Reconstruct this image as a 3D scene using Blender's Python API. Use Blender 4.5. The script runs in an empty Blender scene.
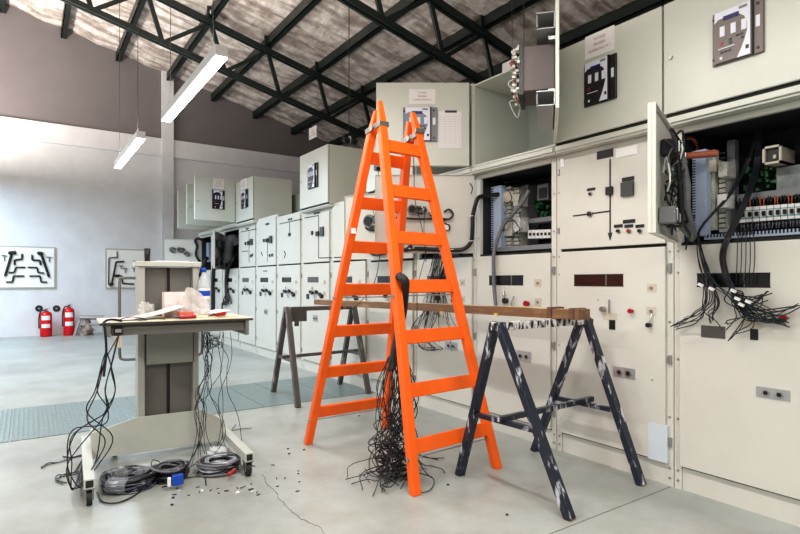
import bpy, bmesh, math, random
from mathutils import Vector, Matrix
random.seed(7)
SC = bpy.context.scene
COL = SC.collection
# ------------------------------------------------------------------ camera geometry
FPX = 544.0; YH = 281.0; H = 1.25
TH = math.atan2(372.0, 544.0); CS, SN = math.cos(TH), math.sin(TH)
D = 3.24                                   # front plane of the switchgear row
def ray(px, py):
    r = (px-400)/FPX; s = (YH-py)/FPX
    return Vector((SN+r*CS, CS-r*SN, s))
O = Vector((0, 0, H))
def atX(px, py, X): d = ray(px, py); return O+d*(X/d.x)
def atY(px, py, Y): d = ray(px, py); return O+d*(Y/d.y)
def atZ(px, py, Z=0): d = ray(px, py); return O+d*((Z-H)/d.z)

# ------------------------------------------------------------------ materials
MATS = {}
def mat(name, col, rough=.5, metal=0, noise=0, nscale=8, bump=0, bscale=60, emit=None, estr=0, alpha=1, trans=0, col2=None, lo=.4, hi=.6, stretch=None, spec=None):
    if name in MATS: return MATS[name]
    m = bpy.data.materials.new(name); m.use_nodes = True
    nt = m.node_tree; b = nt.nodes['Principled BSDF']
    c = (*col, 1)
    b.inputs['Base Color'].default_value = c
    b.inputs['Roughness'].default_value = rough
    b.inputs['Metallic'].default_value = metal
    if spec is not None: b.inputs['Specular IOR Level'].default_value = spec
    tc = nt.nodes.new('ShaderNodeTexCoord')
    mp = nt.nodes.new('ShaderNodeMapping'); nt.links.new(tc.outputs['Object'], mp.inputs[0])
    if stretch: mp.inputs['Scale'].default_value = stretch
    if noise or col2:
        n = nt.nodes.new('ShaderNodeTexNoise'); n.inputs['Scale'].default_value = nscale; n.inputs['Detail'].default_value = 6
        n.inputs['Roughness'].default_value = .6
        nt.links.new(mp.outputs[0], n.inputs['Vector'])
        rp = nt.nodes.new('ShaderNodeValToRGB')
        if col2:
            rp.color_ramp.elements[0].position = lo; rp.color_ramp.elements[1].position = hi
            rp.color_ramp.elements[0].color = c; rp.color_ramp.elements[1].color = (*col2, 1)
        else:
            rp.color_ramp.elements[0].position = .25; rp.color_ramp.elements[1].position = .75
            rp.color_ramp.elements[0].color = (*[x*(1-noise) for x in col], 1)
            rp.color_ramp.elements[1].color = (*[min(1, x*(1+noise)) for x in col], 1)
        nt.links.new(n.outputs['Fac'], rp.inputs[0]); nt.links.new(rp.outputs[0], b.inputs['Base Color'])
    if bump:
        n2 = nt.nodes.new('ShaderNodeTexNoise'); n2.inputs['Scale'].default_value = bscale; n2.inputs['Detail'].default_value = 4
        nt.links.new(mp.outputs[0], n2.inputs['Vector'])
        bp = nt.nodes.new('ShaderNodeBump'); bp.inputs['Strength'].default_value = bump; bp.inputs['Distance'].default_value = .02
        nt.links.new(n2.outputs['Fac'], bp.inputs['Height']); nt.links.new(bp.outputs[0], b.inputs['Normal'])
    if emit:
        b.inputs['Emission Color'].default_value = (*emit, 1); b.inputs['Emission Strength'].default_value = estr
    if alpha < 1: b.inputs['Alpha'].default_value = alpha
    if trans: b.inputs['Transmission Weight'].default_value = trans
    MATS[name] = m
    return m
PANEL = mat('painted steel grey', (.63, .63, .585), .42, noise=.035, nscale=2.5)
PANELD = mat('painted steel frame', (.50, .50, .465), .45, noise=.05, nscale=4)
BOXG = mat('painted steel relay box', (.60, .62, .565), .35, noise=.03, nscale=2)
BOXIN = mat('relay box inner steel', (.42, .46, .42), .45, noise=.05, nscale=3)
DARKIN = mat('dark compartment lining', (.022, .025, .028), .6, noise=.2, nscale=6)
BLACK = mat('black plastic', (.012, .012, .014), .4)
GAP = mat('dark seam', (.02, .02, .02), .8)
WIREM = mat('black cable', (.012, .012, .015), .35)
WIRED = mat('dark blue cable', (.015, .028, .042), .35)
WIREG = mat('grey conduit', (.16, .16, .18), .5, noise=.2, nscale=40)
WINM = mat('window slot glass', (.012, .013, .014), .12)
WINR = mat('window slot reddish', (.03, .010, .008), .2)
PLATE = mat('steel socket plate', (.42, .43, .44), .35, metal=.4)
BEIGE = mat('beige plastic plate', (.55, .50, .42), .5)
CHROME = mat('bare metal', (.45, .45, .45), .3, metal=.9)
RED = mat('red plastic', (.36, .012, .01), .35)
ORANGE = mat('orange ladder paint', (.88, .135, .008), .42, noise=.10, nscale=5, bump=.05, bscale=30)
STEELB = mat('roof beam dark steel', (.012, .020, .018), .45, noise=.3, nscale=3)
WHITE = mat('white plastic', (.82, .82, .82), .4)
PAPER = mat('paper', (.82, .80, .80), .8)
INK = mat('printed ink', (.06, .05, .08), .8)
INKR = mat('faded red ink', (.35, .12, .12), .8)
RELB = mat('relay plate brown grey', (.17, .14, .13), .4)
RELG = mat('relay plate blue grey', (.20, .24, .30), .4)
RELK = mat('relay plate black', (.018, .015, .018), .35)
RELW = mat('relay white sweep', (.72, .74, .84), .35)
NAVY = mat('navy display', (.01, .02, .12), .25)
DUCT = mat('slotted duct pale blue', (.42, .50, .66), .5)
DUCTG = mat('duct grey', (.22, .23, .25), .5)
TERM = mat('terminal block beige', (.50, .50, .45), .5, noise=.35, nscale=60)
GREEN = mat('green terminals', (.03, .13, .05), .5, noise=.5, nscale=60)
HORSE = mat('sawhorse dark steel with paint drips', (.018, .024, .042), .38, nscale=22, col2=(.60, .62, .68), lo=.56, hi=.66, stretch=(1, 1, .28))
HORSEW = mat('sawhorse bar splattered', (.72, .70, .70), .5, nscale=34, col2=(.012, .012, .018), lo=.46, hi=.54, stretch=(1, 1, .3))
HORSEF = mat('far sawhorse steel', (.10, .09, .085), .45, nscale=9, col2=(.42, .38, .36), lo=.55, hi=.7, stretch=(1, 1, .3))
WOOD = mat('plank wood', (.19, .10, .05), .7, nscale=5, col2=(.38, .24, .12), lo=.5, hi=.75, stretch=(6, .7, 6))
WOODT = mat('plank sawn top', (.52, .40, .25), .75, noise=.2, nscale=8)
CARTG = mat('cart paint grey', (.52, .54, .49), .45, noise=.07, nscale=5)
CARTL = mat('cart frame light grey', (.52, .54, .50), .4, noise=.05, nscale=5)
CARTB = mat('cart brown grey panel', (.17, .165, .15), .5, noise=.08, nscale=5)
TABLE = mat('worktable pale laminate', (.62, .60, .45), .5, noise=.1, nscale=10)
RUBBER = mat('rubber', (.02, .02, .02), .6)
FEXT = mat('extinguisher red', (.62, .008, .012), .25)
BAG = mat('clear plastic bag', (.85, .86, .86), .12, alpha=.32, bump=.7, bscale=14)
WRAP = mat('plastic wrapped coil', (.05, .06, .08), .15, nscale=14, col2=(.5, .54, .6), lo=.56, hi=.7, bump=.4, bscale=30)
WRAPG = mat('grey cable coil', (.34, .37, .43), .3, nscale=18, col2=(.7, .7, .74), lo=.5, hi=.7)
BLUE = mat('blue label', (.01, .08, .5), .3)
PET = mat('clear bottle plastic', (.82, .88, .93), .08, alpha=.45)
LAMPW = mat('lamp housing white', (.72, .73, .76), .4)
LAMPE = mat('lamp diffuser', (1, 1, 1), .5, emit=(1, .98, .97), estr=9)
LAMPEC = mat('lamp diffuser cool', (1, 1, 1), .5, emit=(.90, .95, 1), estr=9)
CABLE = mat('hanging cable', (.03, .03, .03), .6)
STAIN = mat('dark stain', (.03, .03, .03), .9)
MIMIC = mat('mimic line', (.02, .02, .025), .5)
COPPER = mat('brown fuse tube', (.35, .10, .05), .4)
CONC = mat('plaster debris', (.3, .24, .2), .9)

# ------------------------------------------------------------------ mesh builder
class MB:
    def __init__(s, m=None): s.v = []; s.f = []; s.fm = []; s.mats = []; s.cur = 0; s.sm = []; s.smooth = False; s.use(m) if m else None
    def use(s, m):
        if m not in s.mats: s.mats.append(m)
        s.cur = s.mats.index(m); return s
    def add(s, vs, fs, smooth=None):
        o = len(s.v); s.v += [Vector(v) for v in vs]
        for f in fs: s.f.append([i+o for i in f]); s.fm.append(s.cur); s.sm.append(s.smooth if smooth is None else smooth)
        return s
    def box(s, x0, x1, y0, y1, z0, z1):
        vs = [(x, y, z) for x in (x0, x1) for y in (y0, y1) for z in (z0, z1)]
        return s.add(vs, [(0, 1, 3, 2), (4, 6, 7, 5), (0, 4, 5, 1), (2, 3, 7, 6), (0, 2, 6, 4), (1, 5, 7, 3)])
    def fbox(s, F, u0, u1, n0, n1, z0, z1):
        vs = [F.p(u, n, z) for u in (u0, u1) for n in (n0, n1) for z in (z0, z1)]
        return s.add(vs, [(0, 1, 3, 2), (4, 6, 7, 5), (0, 4, 5, 1), (2, 3, 7, 6), (0, 2, 6, 4), (1, 5, 7, 3)])
    def beam(s, a, b, w, h, up=(0, 0, 1)):
        a = Vector(a); b = Vector(b); d = (b-a).normalized(); up = Vector(up)
        sx = d.cross(up)
        if sx.length < 1e-4: sx = Vector((1, 0, 0))
        sx.normalize(); sz = sx.cross(d).normalized()
        vs = [p+sx*i*w/2+sz*j*h/2 for p in (a, b) for i in (-1, 1) for j in (-1, 1)]
        return s.add(vs, [(0, 1, 3, 2), (4, 6, 7, 5), (0, 4, 5, 1), (2, 3, 7, 6), (0, 2, 6, 4), (1, 5, 7, 3)])
    def prism(s, poly, off):
        off = Vector(off); n = len(poly); vs = [Vector(p) for p in poly]+[Vector(p)+off for p in poly]
        return s.add(vs, [tuple(range(n)), tuple(range(2*n-1, n-1, -1))]+[(i, (i+1) % n, n+(i+1) % n, n+i) for i in range(n)])
    def tube(s, pts, r, sides=6, caps=True):
        pts = [Vector(p) for p in pts]; n = len(pts)
        if not isinstance(r, (list, tuple)): r = [r]*n
        vs = []; prev = None
        for i, p in enumerate(pts):
            t = (pts[min(i+1, n-1)]-pts[max(i-1, 0)])
            if t.length < 1e-7: t = Vector((0, 0, 1))
            t.normalize()
            if prev is None:
                a = Vector((0, 0, 1)) if abs(t.z) < .9 else Vector((1, 0, 0)); prev = t.cross(a).normalized()
            prev = (prev-t*prev.dot(t))
            if prev.length < 1e-6: prev = t.orthogonal()
            prev.normalize(); q = t.cross(prev)
            for k in range(sides):
                an = 2*math.pi*k/sides; vs.append(p+(prev*math.cos(an)+q*math.sin(an))*r[i])
        fs = [(i*sides+k, i*sides+(k+1) % sides, (i+1)*sides+(k+1) % sides, (i+1)*sides+k) for i in range(n-1) for k in range(sides)]
        s.add(vs, fs, True)
        if caps: s.add(vs[:sides], [tuple(range(sides))], False); s.add(vs[-sides:], [tuple(range(sides))], False)
        return s
    def cyl(s, a, b, r, sides=16, r2=None): return s.tube([a, b], [r, r if r2 is None else r2], sides)
    def lathe(s, c, prof, sides=20):          # prof: (r, z)
        c = Vector(c); vs = []
        for r, z in prof:
            for k in range(sides):
                an = 2*math.pi*k/sides; vs.append(c+Vector((r*math.cos(an), r*math.sin(an), z)))
        fs = [(i*sides+k, i*sides+(k+1) % sides, (i+1)*sides+(k+1) % sides, (i+1)*sides+k) for i in range(len(prof)-1) for k in range(sides)]
        return s.add(vs, fs, True)
    def text(s, txt, F, uc, n, zc, size, flip=-1):
        cu = bpy.data.curves.new('t', 'FONT'); cu.body = txt; cu.size = size; cu.align_x = 'CENTER'; cu.align_y = 'CENTER'
        cu.resolution_u = 2
        ob = bpy.data.objects.new('t', cu); COL.objects.link(ob)
        dg = bpy.context.evaluated_depsgraph_get(); me = bpy.data.meshes.new_from_object(ob.evaluated_get(dg))
        vs = [F.p(uc+flip*v.co.x, n, zc+v.co.y) for v in me.vertices]; fs = [tuple(p.vertices) for p in me.polygons]
        bpy.data.objects.remove(ob); bpy.data.curves.remove(cu); bpy.data.meshes.remove(me)
        return s.add(vs, fs, False)
    def build(s, name, parent=None, bevel=0, base=None):
        me = bpy.data.meshes.new(name)
        if parent is not None:
            org = Vector((0, 0, 0)); p = parent
            while p is not None: org += Vector(p.location); p = p.parent
            loc = Vector((0, 0, 0))
        else:
            xs = [v.x for v in s.v]; ys = [v.y for v in s.v]; zs = [v.z for v in s.v]
            org = Vector(((min(xs)+max(xs))/2, (min(ys)+max(ys))/2, min(zs))) if base is None else Vector(base); loc = org
        me.from_pydata([tuple(v-org) for v in s.v], [], s.f)
        for m in s.mats: me.materials.append(m)
        me.polygons.foreach_set('material_index', s.fm); me.polygons.foreach_set('use_smooth', s.sm)
        bm = bmesh.new(); bm.from_mesh(me); bmesh.ops.recalc_face_normals(bm, faces=bm.faces); bm.to_mesh(me); bm.free()
        me.update()
        o = bpy.data.objects.new(name, me); COL.objects.link(o); o.location = loc
        if parent is not None: o.parent = parent
        if bevel:
            b = o.modifiers.new('bevel', 'BEVEL'); b.width = bevel; b.segments = 2; b.limit_method = 'ANGLE'; b.angle_limit = math.radians(40)
        return o
class Frame:
    def __init__(s, x, y, ux, uy):
        l = math.hypot(ux, uy); s.o = Vector((x, y, 0)); s.u = Vector((ux/l, uy/l, 0)); s.n = Vector((-s.u.y, s.u.x, 0))
    def p(s, u, n, z): return s.o+s.u*u+s.n*n+Vector((0, 0, z))
    def pix(s, px, py, n=0):
        d = ray(px, py); o = s.o+s.n*n
        t = (o-O).dot(s.n)/d.dot(s.n); q = O+d*t
        return (q-s.o).dot(s.u), q.z
def tag(o, label, cat, group=None, kind=None):
    o['label'] = label; o['category'] = cat
    if group: o['group'] = group
    if kind: o['kind'] = kind
    return o
def thing(name, label, cat, loc, group=None):
    o = bpy.data.objects.new(name, None); COL.objects.link(o); o.location = loc; o.empty_display_size = .1
    return tag(o, label, cat, group)
def struct(mb, name, **k):
    o = mb.build(name, base=(0, 0, 0), **k); o['kind'] = 'structure'; return o
def smooth(pts, n=6):
    pts = [Vector(p) for p in pts]; out = []
    P = [pts[0]*2-pts[1]]+pts+[pts[-1]*2-pts[-2]]
    for i in range(1, len(P)-2):
        for k in range(n):
            t = k/n; a, b, c, d = P[i-1], P[i], P[i+1], P[i+2]
            out.append(.5*((2*b)+(-a+c)*t+(2*a-5*b+4*c-d)*t*t+(-a+3*b-3*c+d)*t**3))
    out.append(pts[-1]); return out
def R(a): return random.uniform(-a, a)
def jit(pts, a): return [Vector(p)+Vector((R(a), R(a), R(a))) for p in pts]

# ------------------------------------------------------------------ setting
def roof_z(x): return 7.35-.243*x
YB = 14.9
# floor
fm = mat('floor painted concrete', (.31, .335, .325), .30, nscale=.9, col2=(.41, .44, .425), lo=.35, hi=.65, bump=.02, bscale=3)
def extend_floor(m):
    nt = m.node_tree; b = nt.nodes['Principled BSDF']
    base = b.inputs['Base Color'].links[0].from_socket
    tc = nt.nodes.new('ShaderNodeTexCoord')
    n = nt.nodes.new('ShaderNodeTexNoise'); n.inputs['Scale'].default_value = 2.6; n.inputs['Detail'].default_value = 9; n.inputs['Roughness'].default_value = .7
    nt.links.new(tc.outputs['Object'], n.inputs[0])
    rp = nt.nodes.new('ShaderNodeValToRGB'); rp.color_ramp.elements[0].position = .38; rp.color_ramp.elements[1].position = .6
    rp.color_ramp.elements[0].color = (.84, .82, .79, 1); rp.color_ramp.elements[1].color = (1, 1, 1, 1)
    nt.links.new(n.outputs['Fac'], rp.inputs[0])
    mx = nt.nodes.new('ShaderNodeMix'); mx.data_type = 'RGBA'; mx.blend_type = 'MULTIPLY'; mx.inputs[0].default_value = 1
    nt.links.new(base, mx.inputs[6]); nt.links.new(rp.outputs[0], mx.inputs[7]); nt.links.new(mx.outputs[2], b.inputs['Base Color'])
    r2 = nt.nodes.new('ShaderNodeMapRange'); r2.inputs[3].default_value = .22; r2.inputs[4].default_value = .5
    nt.links.new(n.outputs['Fac'], r2.inputs[0]); nt.links.new(r2.outputs[0], b.inputs['Roughness'])
extend_floor(fm)
g = MB(fm); g.box(-6, 10, -5, YB, -.1, 0); struct(g, 'floor')
# expansion joints and the crack in the screed
g = MB(mat('joint filler', (.17, .165, .15), .9)); g.box(-6, D-.02, 1.797, 1.803, -.01, .0012)
struct(g, 'trim_1')
g = MB(mat('crack', (.12, .115, .11), .9)); pts = [atZ(x, y, .001) for x, y in ((262, 474), (268, 484), (273, 489), (278, 497), (284, 503), (289, 509), (296, 515), (302, 519), (309, 523), (318, 526), (328, 536), (342, 552))]
pp = []
for a, b in zip(pts, pts[1:]):
    for k in range(4): pp.append(a.lerp(b, k/4)+Vector((R(.007), R(.007), 0)))
for a, b in zip(pp, pp[1:]): g.beam(a, b, random.uniform(.0015, .004), .001)
struct(g, 'trim_2')
# back wall: pale lower panel, grey upper wall, beam band and pilaster
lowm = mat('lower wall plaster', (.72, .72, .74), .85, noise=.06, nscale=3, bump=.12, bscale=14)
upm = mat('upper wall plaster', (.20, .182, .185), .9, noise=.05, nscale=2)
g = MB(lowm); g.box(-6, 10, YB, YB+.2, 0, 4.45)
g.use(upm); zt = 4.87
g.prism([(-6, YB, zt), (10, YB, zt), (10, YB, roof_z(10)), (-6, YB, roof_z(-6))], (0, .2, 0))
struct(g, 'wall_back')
g = MB(lowm); g.box(-6, 10, YB-.09, YB+.1, 4.42, 4.87); struct(g, 'trim_3')
a = atY(162, 200, YB-.1).x; b_ = atY(173.5, 200, YB-.1).x
g = MB(lowm); g.prism([(a, YB-.13, 0), (b_, YB-.13, 0), (b_, YB-.13, roof_z(b_)-.02), (a, YB-.13, roof_z(a)-.02)], (0, .12, 0)); struct(g, 'trim_4')
sidem = mat('side wall plaster', (.55, .55, .54), .9, noise=.05, nscale=2)
g = MB(sidem); g.box(-6.2, -6, -5, YB, 0, roof_z(-6)); struct(g, 'wall_left')
g = MB(sidem); g.box(10, 10.2, -5, YB, 0, roof_z(10)); struct(g, 'wall_right')
g = MB(sidem); g.prism([(-6, -5.2, 0), (10, -5.2, 0), (10, -5.2, roof_z(10)), (-6, -5.2, roof_z(-6))], (0, .2, 0)); struct(g, 'wall_front')
# roof lining: foil blanket sagging between battens (ridges run down the slope)
foil = mat('foil roof blanket', (.62, .56, .52), .42, metal=.25, nscale=7, col2=(.92, .87, .83), lo=.35, hi=.65, bump=.8, bscale=16, stretch=(1, .35, 1))
g = MB(foil); ys = []; y = -5.
while y < YB+.1: ys.append(y); y += .055
ys.append(YB+.2)
per = []; y = -5
while y < YB+1: per.append(y); y += random.choice((.36, .42, .5, .3))
def sag(y):
    for a, b in zip(per, per[1:]):
        if a <= y < b: t = (y-a)/(b-a); return -.13*(math.sin(math.pi*t)**.5)
    return 0
xs = [-6.2+i*.54 for i in range(31)]
vs = []
for j, y in enumerate(ys):
    for i, x in enumerate(xs):
        vs.append((x, y, roof_z(x)+sag(y+.05*math.sin(x*2.1+j*.0))*(.8+.35*math.sin(x*5.5))+.0))
nx = len(xs)
g.add(vs, [(j*nx+i, j*nx+i+1, (j+1)*nx+i+1, (j+1)*nx+i) for j in range(len(ys)-1) for i in range(nx-1)], True)
nt = foil.node_tree; bb = nt.nodes['Principled BSDF']; base = bb.inputs['Base Color'].links[0].from_socket  # streaks of painted shade stand in for wrinkles along the slope
tc = nt.nodes.new('ShaderNodeTexCoord'); mp = nt.nodes.new('ShaderNodeMapping'); mp.inputs['Scale'].default_value = (.22, 1, 1); nt.links.new(tc.outputs['Object'], mp.inputs[0])
ns = nt.nodes.new('ShaderNodeTexNoise'); ns.inputs['Scale'].default_value = 5.5; ns.inputs['Detail'].default_value = 5; nt.links.new(mp.outputs[0], ns.inputs['Vector'])
rp = nt.nodes.new('ShaderNodeValToRGB'); rp.color_ramp.elements[0].position = .40; rp.color_ramp.elements[1].position = .56
rp.color_ramp.elements[0].color = (.52, .48, .46, 1); rp.color_ramp.elements[1].color = (1, 1, 1, 1); nt.links.new(ns.outputs['Fac'], rp.inputs[0])
mx = nt.nodes.new('ShaderNodeMix'); mx.data_type = 'RGBA'; mx.blend_type = 'MULTIPLY'; mx.inputs[0].default_value = 1
nt.links.new(base, mx.inputs[6]); nt.links.new(rp.outputs[0], mx.inputs[7]); nt.links.new(mx.outputs[2], bb.inputs['Base Color'])
struct(g, 'ceiling')
# purlins along the hall (each a channel) and open-web trusses across
k = 0
for i in range(-6, 5):
    X = 4.06+1.14*i; z = roof_z(X)-.10
    g = MB(STEELB); g.box(X-.012, X+.006, -5, YB, z-.19, z); g.box(X-.012, X+.10, -5, YB, z-.012, z+.0); g.box(X-.012, X+.10, -5, YB, z-.19, z-.175)
    o = g.build('roof_purlin'); tag(o, 'dark steel roof purlin running the length of the hall under the foil lining', 'beam', 'roof purlins')
def tz(X, dz): return roof_z(X)-dz
for ti, (Y, lab) in enumerate(((10.75, 'far open-web steel roof truss, beyond the hanging lamps'), (6.78, 'nearer open-web steel roof truss, above the orange ladder'))):
    t = thing('roof_truss', lab, 'truss', (2, Y, tz(2, 1.2)))
    up0, lo0 = .40, 1.21
    x0, x1 = -5.9, 9.9
    g = MB(STEELB)
    for dy in (-.045, .045): g.beam((x0, Y+dy, tz(x0, up0)), (x1, Y+dy, tz(x1, up0)), .05, .10)
    g.build('upper_chord', t)
    g = MB(STEELB)
    for dy in (-.045, .045): g.beam((x0, Y+dy, tz(x0, lo0)), (x1, Y+dy, tz(x1, lo0)), .05, .09)
    g.build('lower_chord', t)
    for i in range(-8, 6):
        U = 4.06+1.14*i; L = U+.27
        if U < x0+.3: continue
        g = MB(STEELB); g.beam((U, Y, tz(U, up0)), (L, Y, tz(L, lo0)), .05, .075, (1, 0, 0)); g.build('web_strut', t)
        g = MB(STEELB); g.beam((L-1.14, Y, tz(L-1.14, lo0)), (U, Y, tz(U, up0)), .045, .065, (1, 0, 0)); g.build('web_diagonal', t)
        g = MB(STEELB); g.box(U-.07, U+.07, Y-.02, Y+.02, tz(U, up0)-.03, tz(U, .09)); g.build('purlin_cleat', t)
# steel checker plates let into the floor
chk = mat('checker plate blue grey', (.20, .29, .30), .42, metal=.2, noise=.12, nscale=6)
def chkbump(m):
    nt = m.node_tree; b = nt.nodes['Principled BSDF']; tc = nt.nodes.new('ShaderNodeTexCoord')
    w = nt.nodes.new('ShaderNodeTexVoronoi'); w.inputs['Scale'].default_value = 28; w.inputs['Randomness'].default_value = .2
    nt.links.new(tc.outputs['Object'], w.inputs['Vector'])
    bp = nt.nodes.new('ShaderNodeBump'); bp.inputs['Strength'].default_value = .6; bp.inputs['Distance'].default_value = .01
    nt.links.new(w.outputs['Distance'], bp.inputs['Height']); nt.links.new(bp.outputs[0], b.inputs['Normal'])
    rp = nt.nodes.new('ShaderNodeValToRGB'); rp.color_ramp.elements[0].position = .1; rp.color_ramp.elements[1].position = .5
    rp.color_ramp.elements[0].color = (.36, .43, .43, 1); rp.color_ramp.elements[1].color = (.19, .245, .25, 1)
    nt.links.new(w.outputs['Distance'], rp.inputs[0]); nt.links.new(rp.outputs[0], b.inputs['Base Color'])
chkbump(chk)
EDG = [-5.9, -4.6, -3.6, -2.6, -1.7, -.88, -.12, .30, .68, 1.34, 1.72, 2.14, 2.6, D-.03]
EDG = [-4.4, -3.4, -2.5, -1.6, -.9, -.12, .43, .86, 1.55, 1.93, 2.28, 2.72, D-.03]
for a, b in zip(EDG, EDG[1:]):
    g = MB(chk); g.box(a+.004, b-.004, 5.2, 6.5, -.02, .005)
    o = g.build('floor_plate'); tag(o, 'blue grey checker steel plate let flush into the concrete floor', 'floor plate', 'checker plates across the floor')

# ------------------------------------------------------------------ switchgear row
CY = [.86, 1.784, 2.67, 3.54, 4.43, 5.36, 6.28, 7.19, 8.12, 9.06, 9.98, 10.98, 11.84, 12.8]
NC = len(CY)-1
ZS = 1.473; ZM = 2.17; ZB0 = 2.24; DEP = .64; PR = .10
ZMS = {5: 2.24, 6: 2.20, 7: 2.25, 8: 2.30, 9: 2.24, 10: 2.25, 11: 2.25, 12: 2.25}; ZBS = {6: 2.25, 9: 2.31, 10: 2.32, 11: 2.32, 12: 2.32}
ZT = {0: 2.90, 1: 2.90, 2: 2.935, 3: 2.955, 4: 2.955, 6: 2.99, 9: 3.03, 10: 3.05, 11: 3.05, 12: 3.05}
BY = [.86, 1.80, 2.622, 3.51, 4.36, 5.26, 6.20, 7.07, 8.03, 8.99, 9.91, 10.85, 11.75, 12.6]
where = ['rightmost, two cable bundles spilling over its lower door',
 'mimic diagram with long black arrow on its door',
 'with open middle compartment behind the near sawhorse',
 'thin wires hanging down its door behind the ladder',
 'behind the ladder centre, half covered by a swung door',
 'left of the orange ladder, with the empty slot on top',
 'under the white relay box left of the ladder',
 'short vertical mimic line and curved handle mark',
 'small oval label on its lower door',
 'under the smaller far relay box with closed door',
 'far unit with open compartment and fat grey conduit',
 'far unit mostly hidden by a swung compartment door',
 'last far unit, open compartment beside the wiring door']
OPEN = {0, 2, 3, 10, 12}
cabs = []
def seg(mb, F, p, q, n, w):        # flat line between two pixels on the face
    a = F.p(p[0], n, p[1]); b = F.p(q[0], n, q[1])
    mb.beam(a, b, w, .004, F.n) if False else mb.beam(a, b, .004, w, F.n.cross((b-a).normalized()))
def lower_devices(i, F, W, door):
    n = .021+.012
    def P(x, y): return F.pix(x, y, n)
    def rect(name, m, x0, y0, x1, y1, th=.006):
        u0, z0 = P(x0, (y0+y1)/2); u1, _ = P(x1, (y0+y1)/2); _, za = P((x0+x1)/2, y0); _, zb = P((x0+x1)/2, y1)
        g = MB(m); g.fbox(F, min(u0, u1), max(u0, u1), .01, max(n+th-.006, n-.001), min(za, zb), max(za, zb)); return g.build(name, door), (min(u0, u1), max(u0, u1), min(za, zb), max(za, zb))
    def sockets(u0, u1, z0, z1):
        g = MB(PLATE); g.fbox(F, u0, u1, .01, n, z0, z1); o = g.build('socket_plate', door)
        for t in (.3, .7):
            g = MB(BLACK)
            c = u0+(u1-u0)*t; zc = (z0+z1)/2
            g.use(CHROME); g.cyl(F.p(c, n-.005, zc), F.p(c, n+.006, zc), min(.02, (z1-z0)*.3)); g.use(BLACK); g.cyl(F.p(c, n-.004, zc), F.p(c, n+.008, zc), min(.013, (z1-z0)*.2)); g.build('socket', o)
    def knob(u, z, m, r=.016):
        g = MB(m); g.cyl(F.p(u, .01, z), F.p(u, n+.02, z), r, 12); g.cyl(F.p(u, n+.018, z), F.p(u, n+.03, z), r*1.25, 12); g.build('knob', door)
    def win(u0, u1, z0, z1, m=WINM):
        g = MB(m); g.fbox(F, u0, u1, .01, n-.0015, z0, z1); g.use(GAP)
        g.fbox(F, u0-.004, u1+.004, .01, n-.001, z0-.004, z0); g.fbox(F, u0-.004, u1+.004, .01, n-.001, z1, z1+.004)
        um = u0+(u1-u0)*.33; g.use(DUCTG); g.fbox(F, um-.003, um+.003, .01, n-.0005, z0, z1); g.build('viewing_window', door)
    if i == 0:
        u1, z1 = P(697, 274); u0, z0 = P(770, 287); win(u0, u1, z0, z1)
        rect('cover_plate', mat('dark brass plate', (.10, .09, .085), .35), 701, 326, 725, 338)
        rect('slot', BLACK, 750, 329, 758, 340); rect('slot_plate', BEIGE, 741, 321, 762, 328)
        u, z = P(785, 318); knob(u, z, RED, .014)
        u1, z1 = P(756, 386); u0, z0 = P(790, 402); sockets(u0, u1, z0, z1)
    elif i == 1:
        u1, z1 = P(574, 275); u0, z0 = P(623, 286); win(u0, u1, z0, z1, WINR)
        for q in ((647, 283.5, 656, 292), (646.5, 307, 656, 315)):
            o, b = rect('key_plate', BEIGE, *q)
            g = MB(CHROME); g.cyl(F.p((b[0]+b[1])/2, .02, (b[2]+b[3])/2), F.p((b[0]+b[1])/2, n+.01, (b[2]+b[3])/2), .010, 10); g.build('lock', door)
        u, z = P(650, 325); knob(u, z, BLACK, .012)
        g = MB(CHROME); ua, za = P(652, 314); g.tube([F.p(ua, n, za), F.p(ua, n+.02, za-.04), F.p(u, n+.02, z)], .005); g.build('lever', door)
        u, z = P(632, 311); knob(u, z, RED, .012)
        rect('slot', BLACK, 609, 320, 615, 329.5); rect('slot_plate', BEIGE, 603, 313, 617, 320)
        rect('slot', BLACK, 583, 318.5, 593, 327)
        u, z = P(604, 309); g = MB(CHROME); g.cyl(F.p(u, .02, z), F.p(u, n+.03, z), .018, 12); u2, z2 = P(610, 304); g.tube([F.p(u2, n+.01, z2+.03), F.p(u2, n+.012, z2-.06)], .006); g.build('latch', door)
        u1, z1 = P(613, 366); u0, z0 = P(635, 380); sockets(u0, u1, z0, z1)
        rect('blank_sheet', mat('bluish white sticker', (.62, .68, .74), .5), 648, 424, 667, 461, .001)
        for x, y in ((652, 380), (598, 300)):
            u, z = P(x, y); g = MB(BLACK); g.cyl(F.p(u, .02, z), F.p(u, n, z), .004, 8); g.build('hole', door)
    else:
        L = W
        if i == 2:
            u1, z1 = P(489, 276); u0, z0 = P(523, 285)
        elif i == 3: u1, z1 = P(427, 276.5); u0, z0 = P(447, 283)
        else: u0, u1, z0, z1 = .38*L, .76*L, 1.235, 1.30
        win(u0, u1, z0, z1, WINM if i % 3 else mat('window slot grey', (.09, .09, .09), .3))
        for zc in (1.235, 1.09):
            g = MB(BEIGE); g.fbox(F, .15*L, .15*L+.065, .01, n, zc-.03, zc+.03); g.use(CHROME); g.cyl(F.p(.15*L+.03, n-.01, zc), F.p(.15*L+.03, n+.008, zc), .01, 10); g.build('key_plate', door)
        knob(.30*L, 1.075, RED if i < 4 else BLACK, .018)
        knob(.56*L, 1.09, BLACK, .02)
        if i > 4:
            for (uu, zz, rr) in ((.25, 1.05, .032), (.42, 1.10, .028), (.62, 1.10, .022)): knob(uu*L, zz, BLACK, rr*.8)
            g = MB(BLACK); g.fbox(F, .70*L, .80*L, .01, n, 1.0, 1.07); g.build('slot', door)
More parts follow.
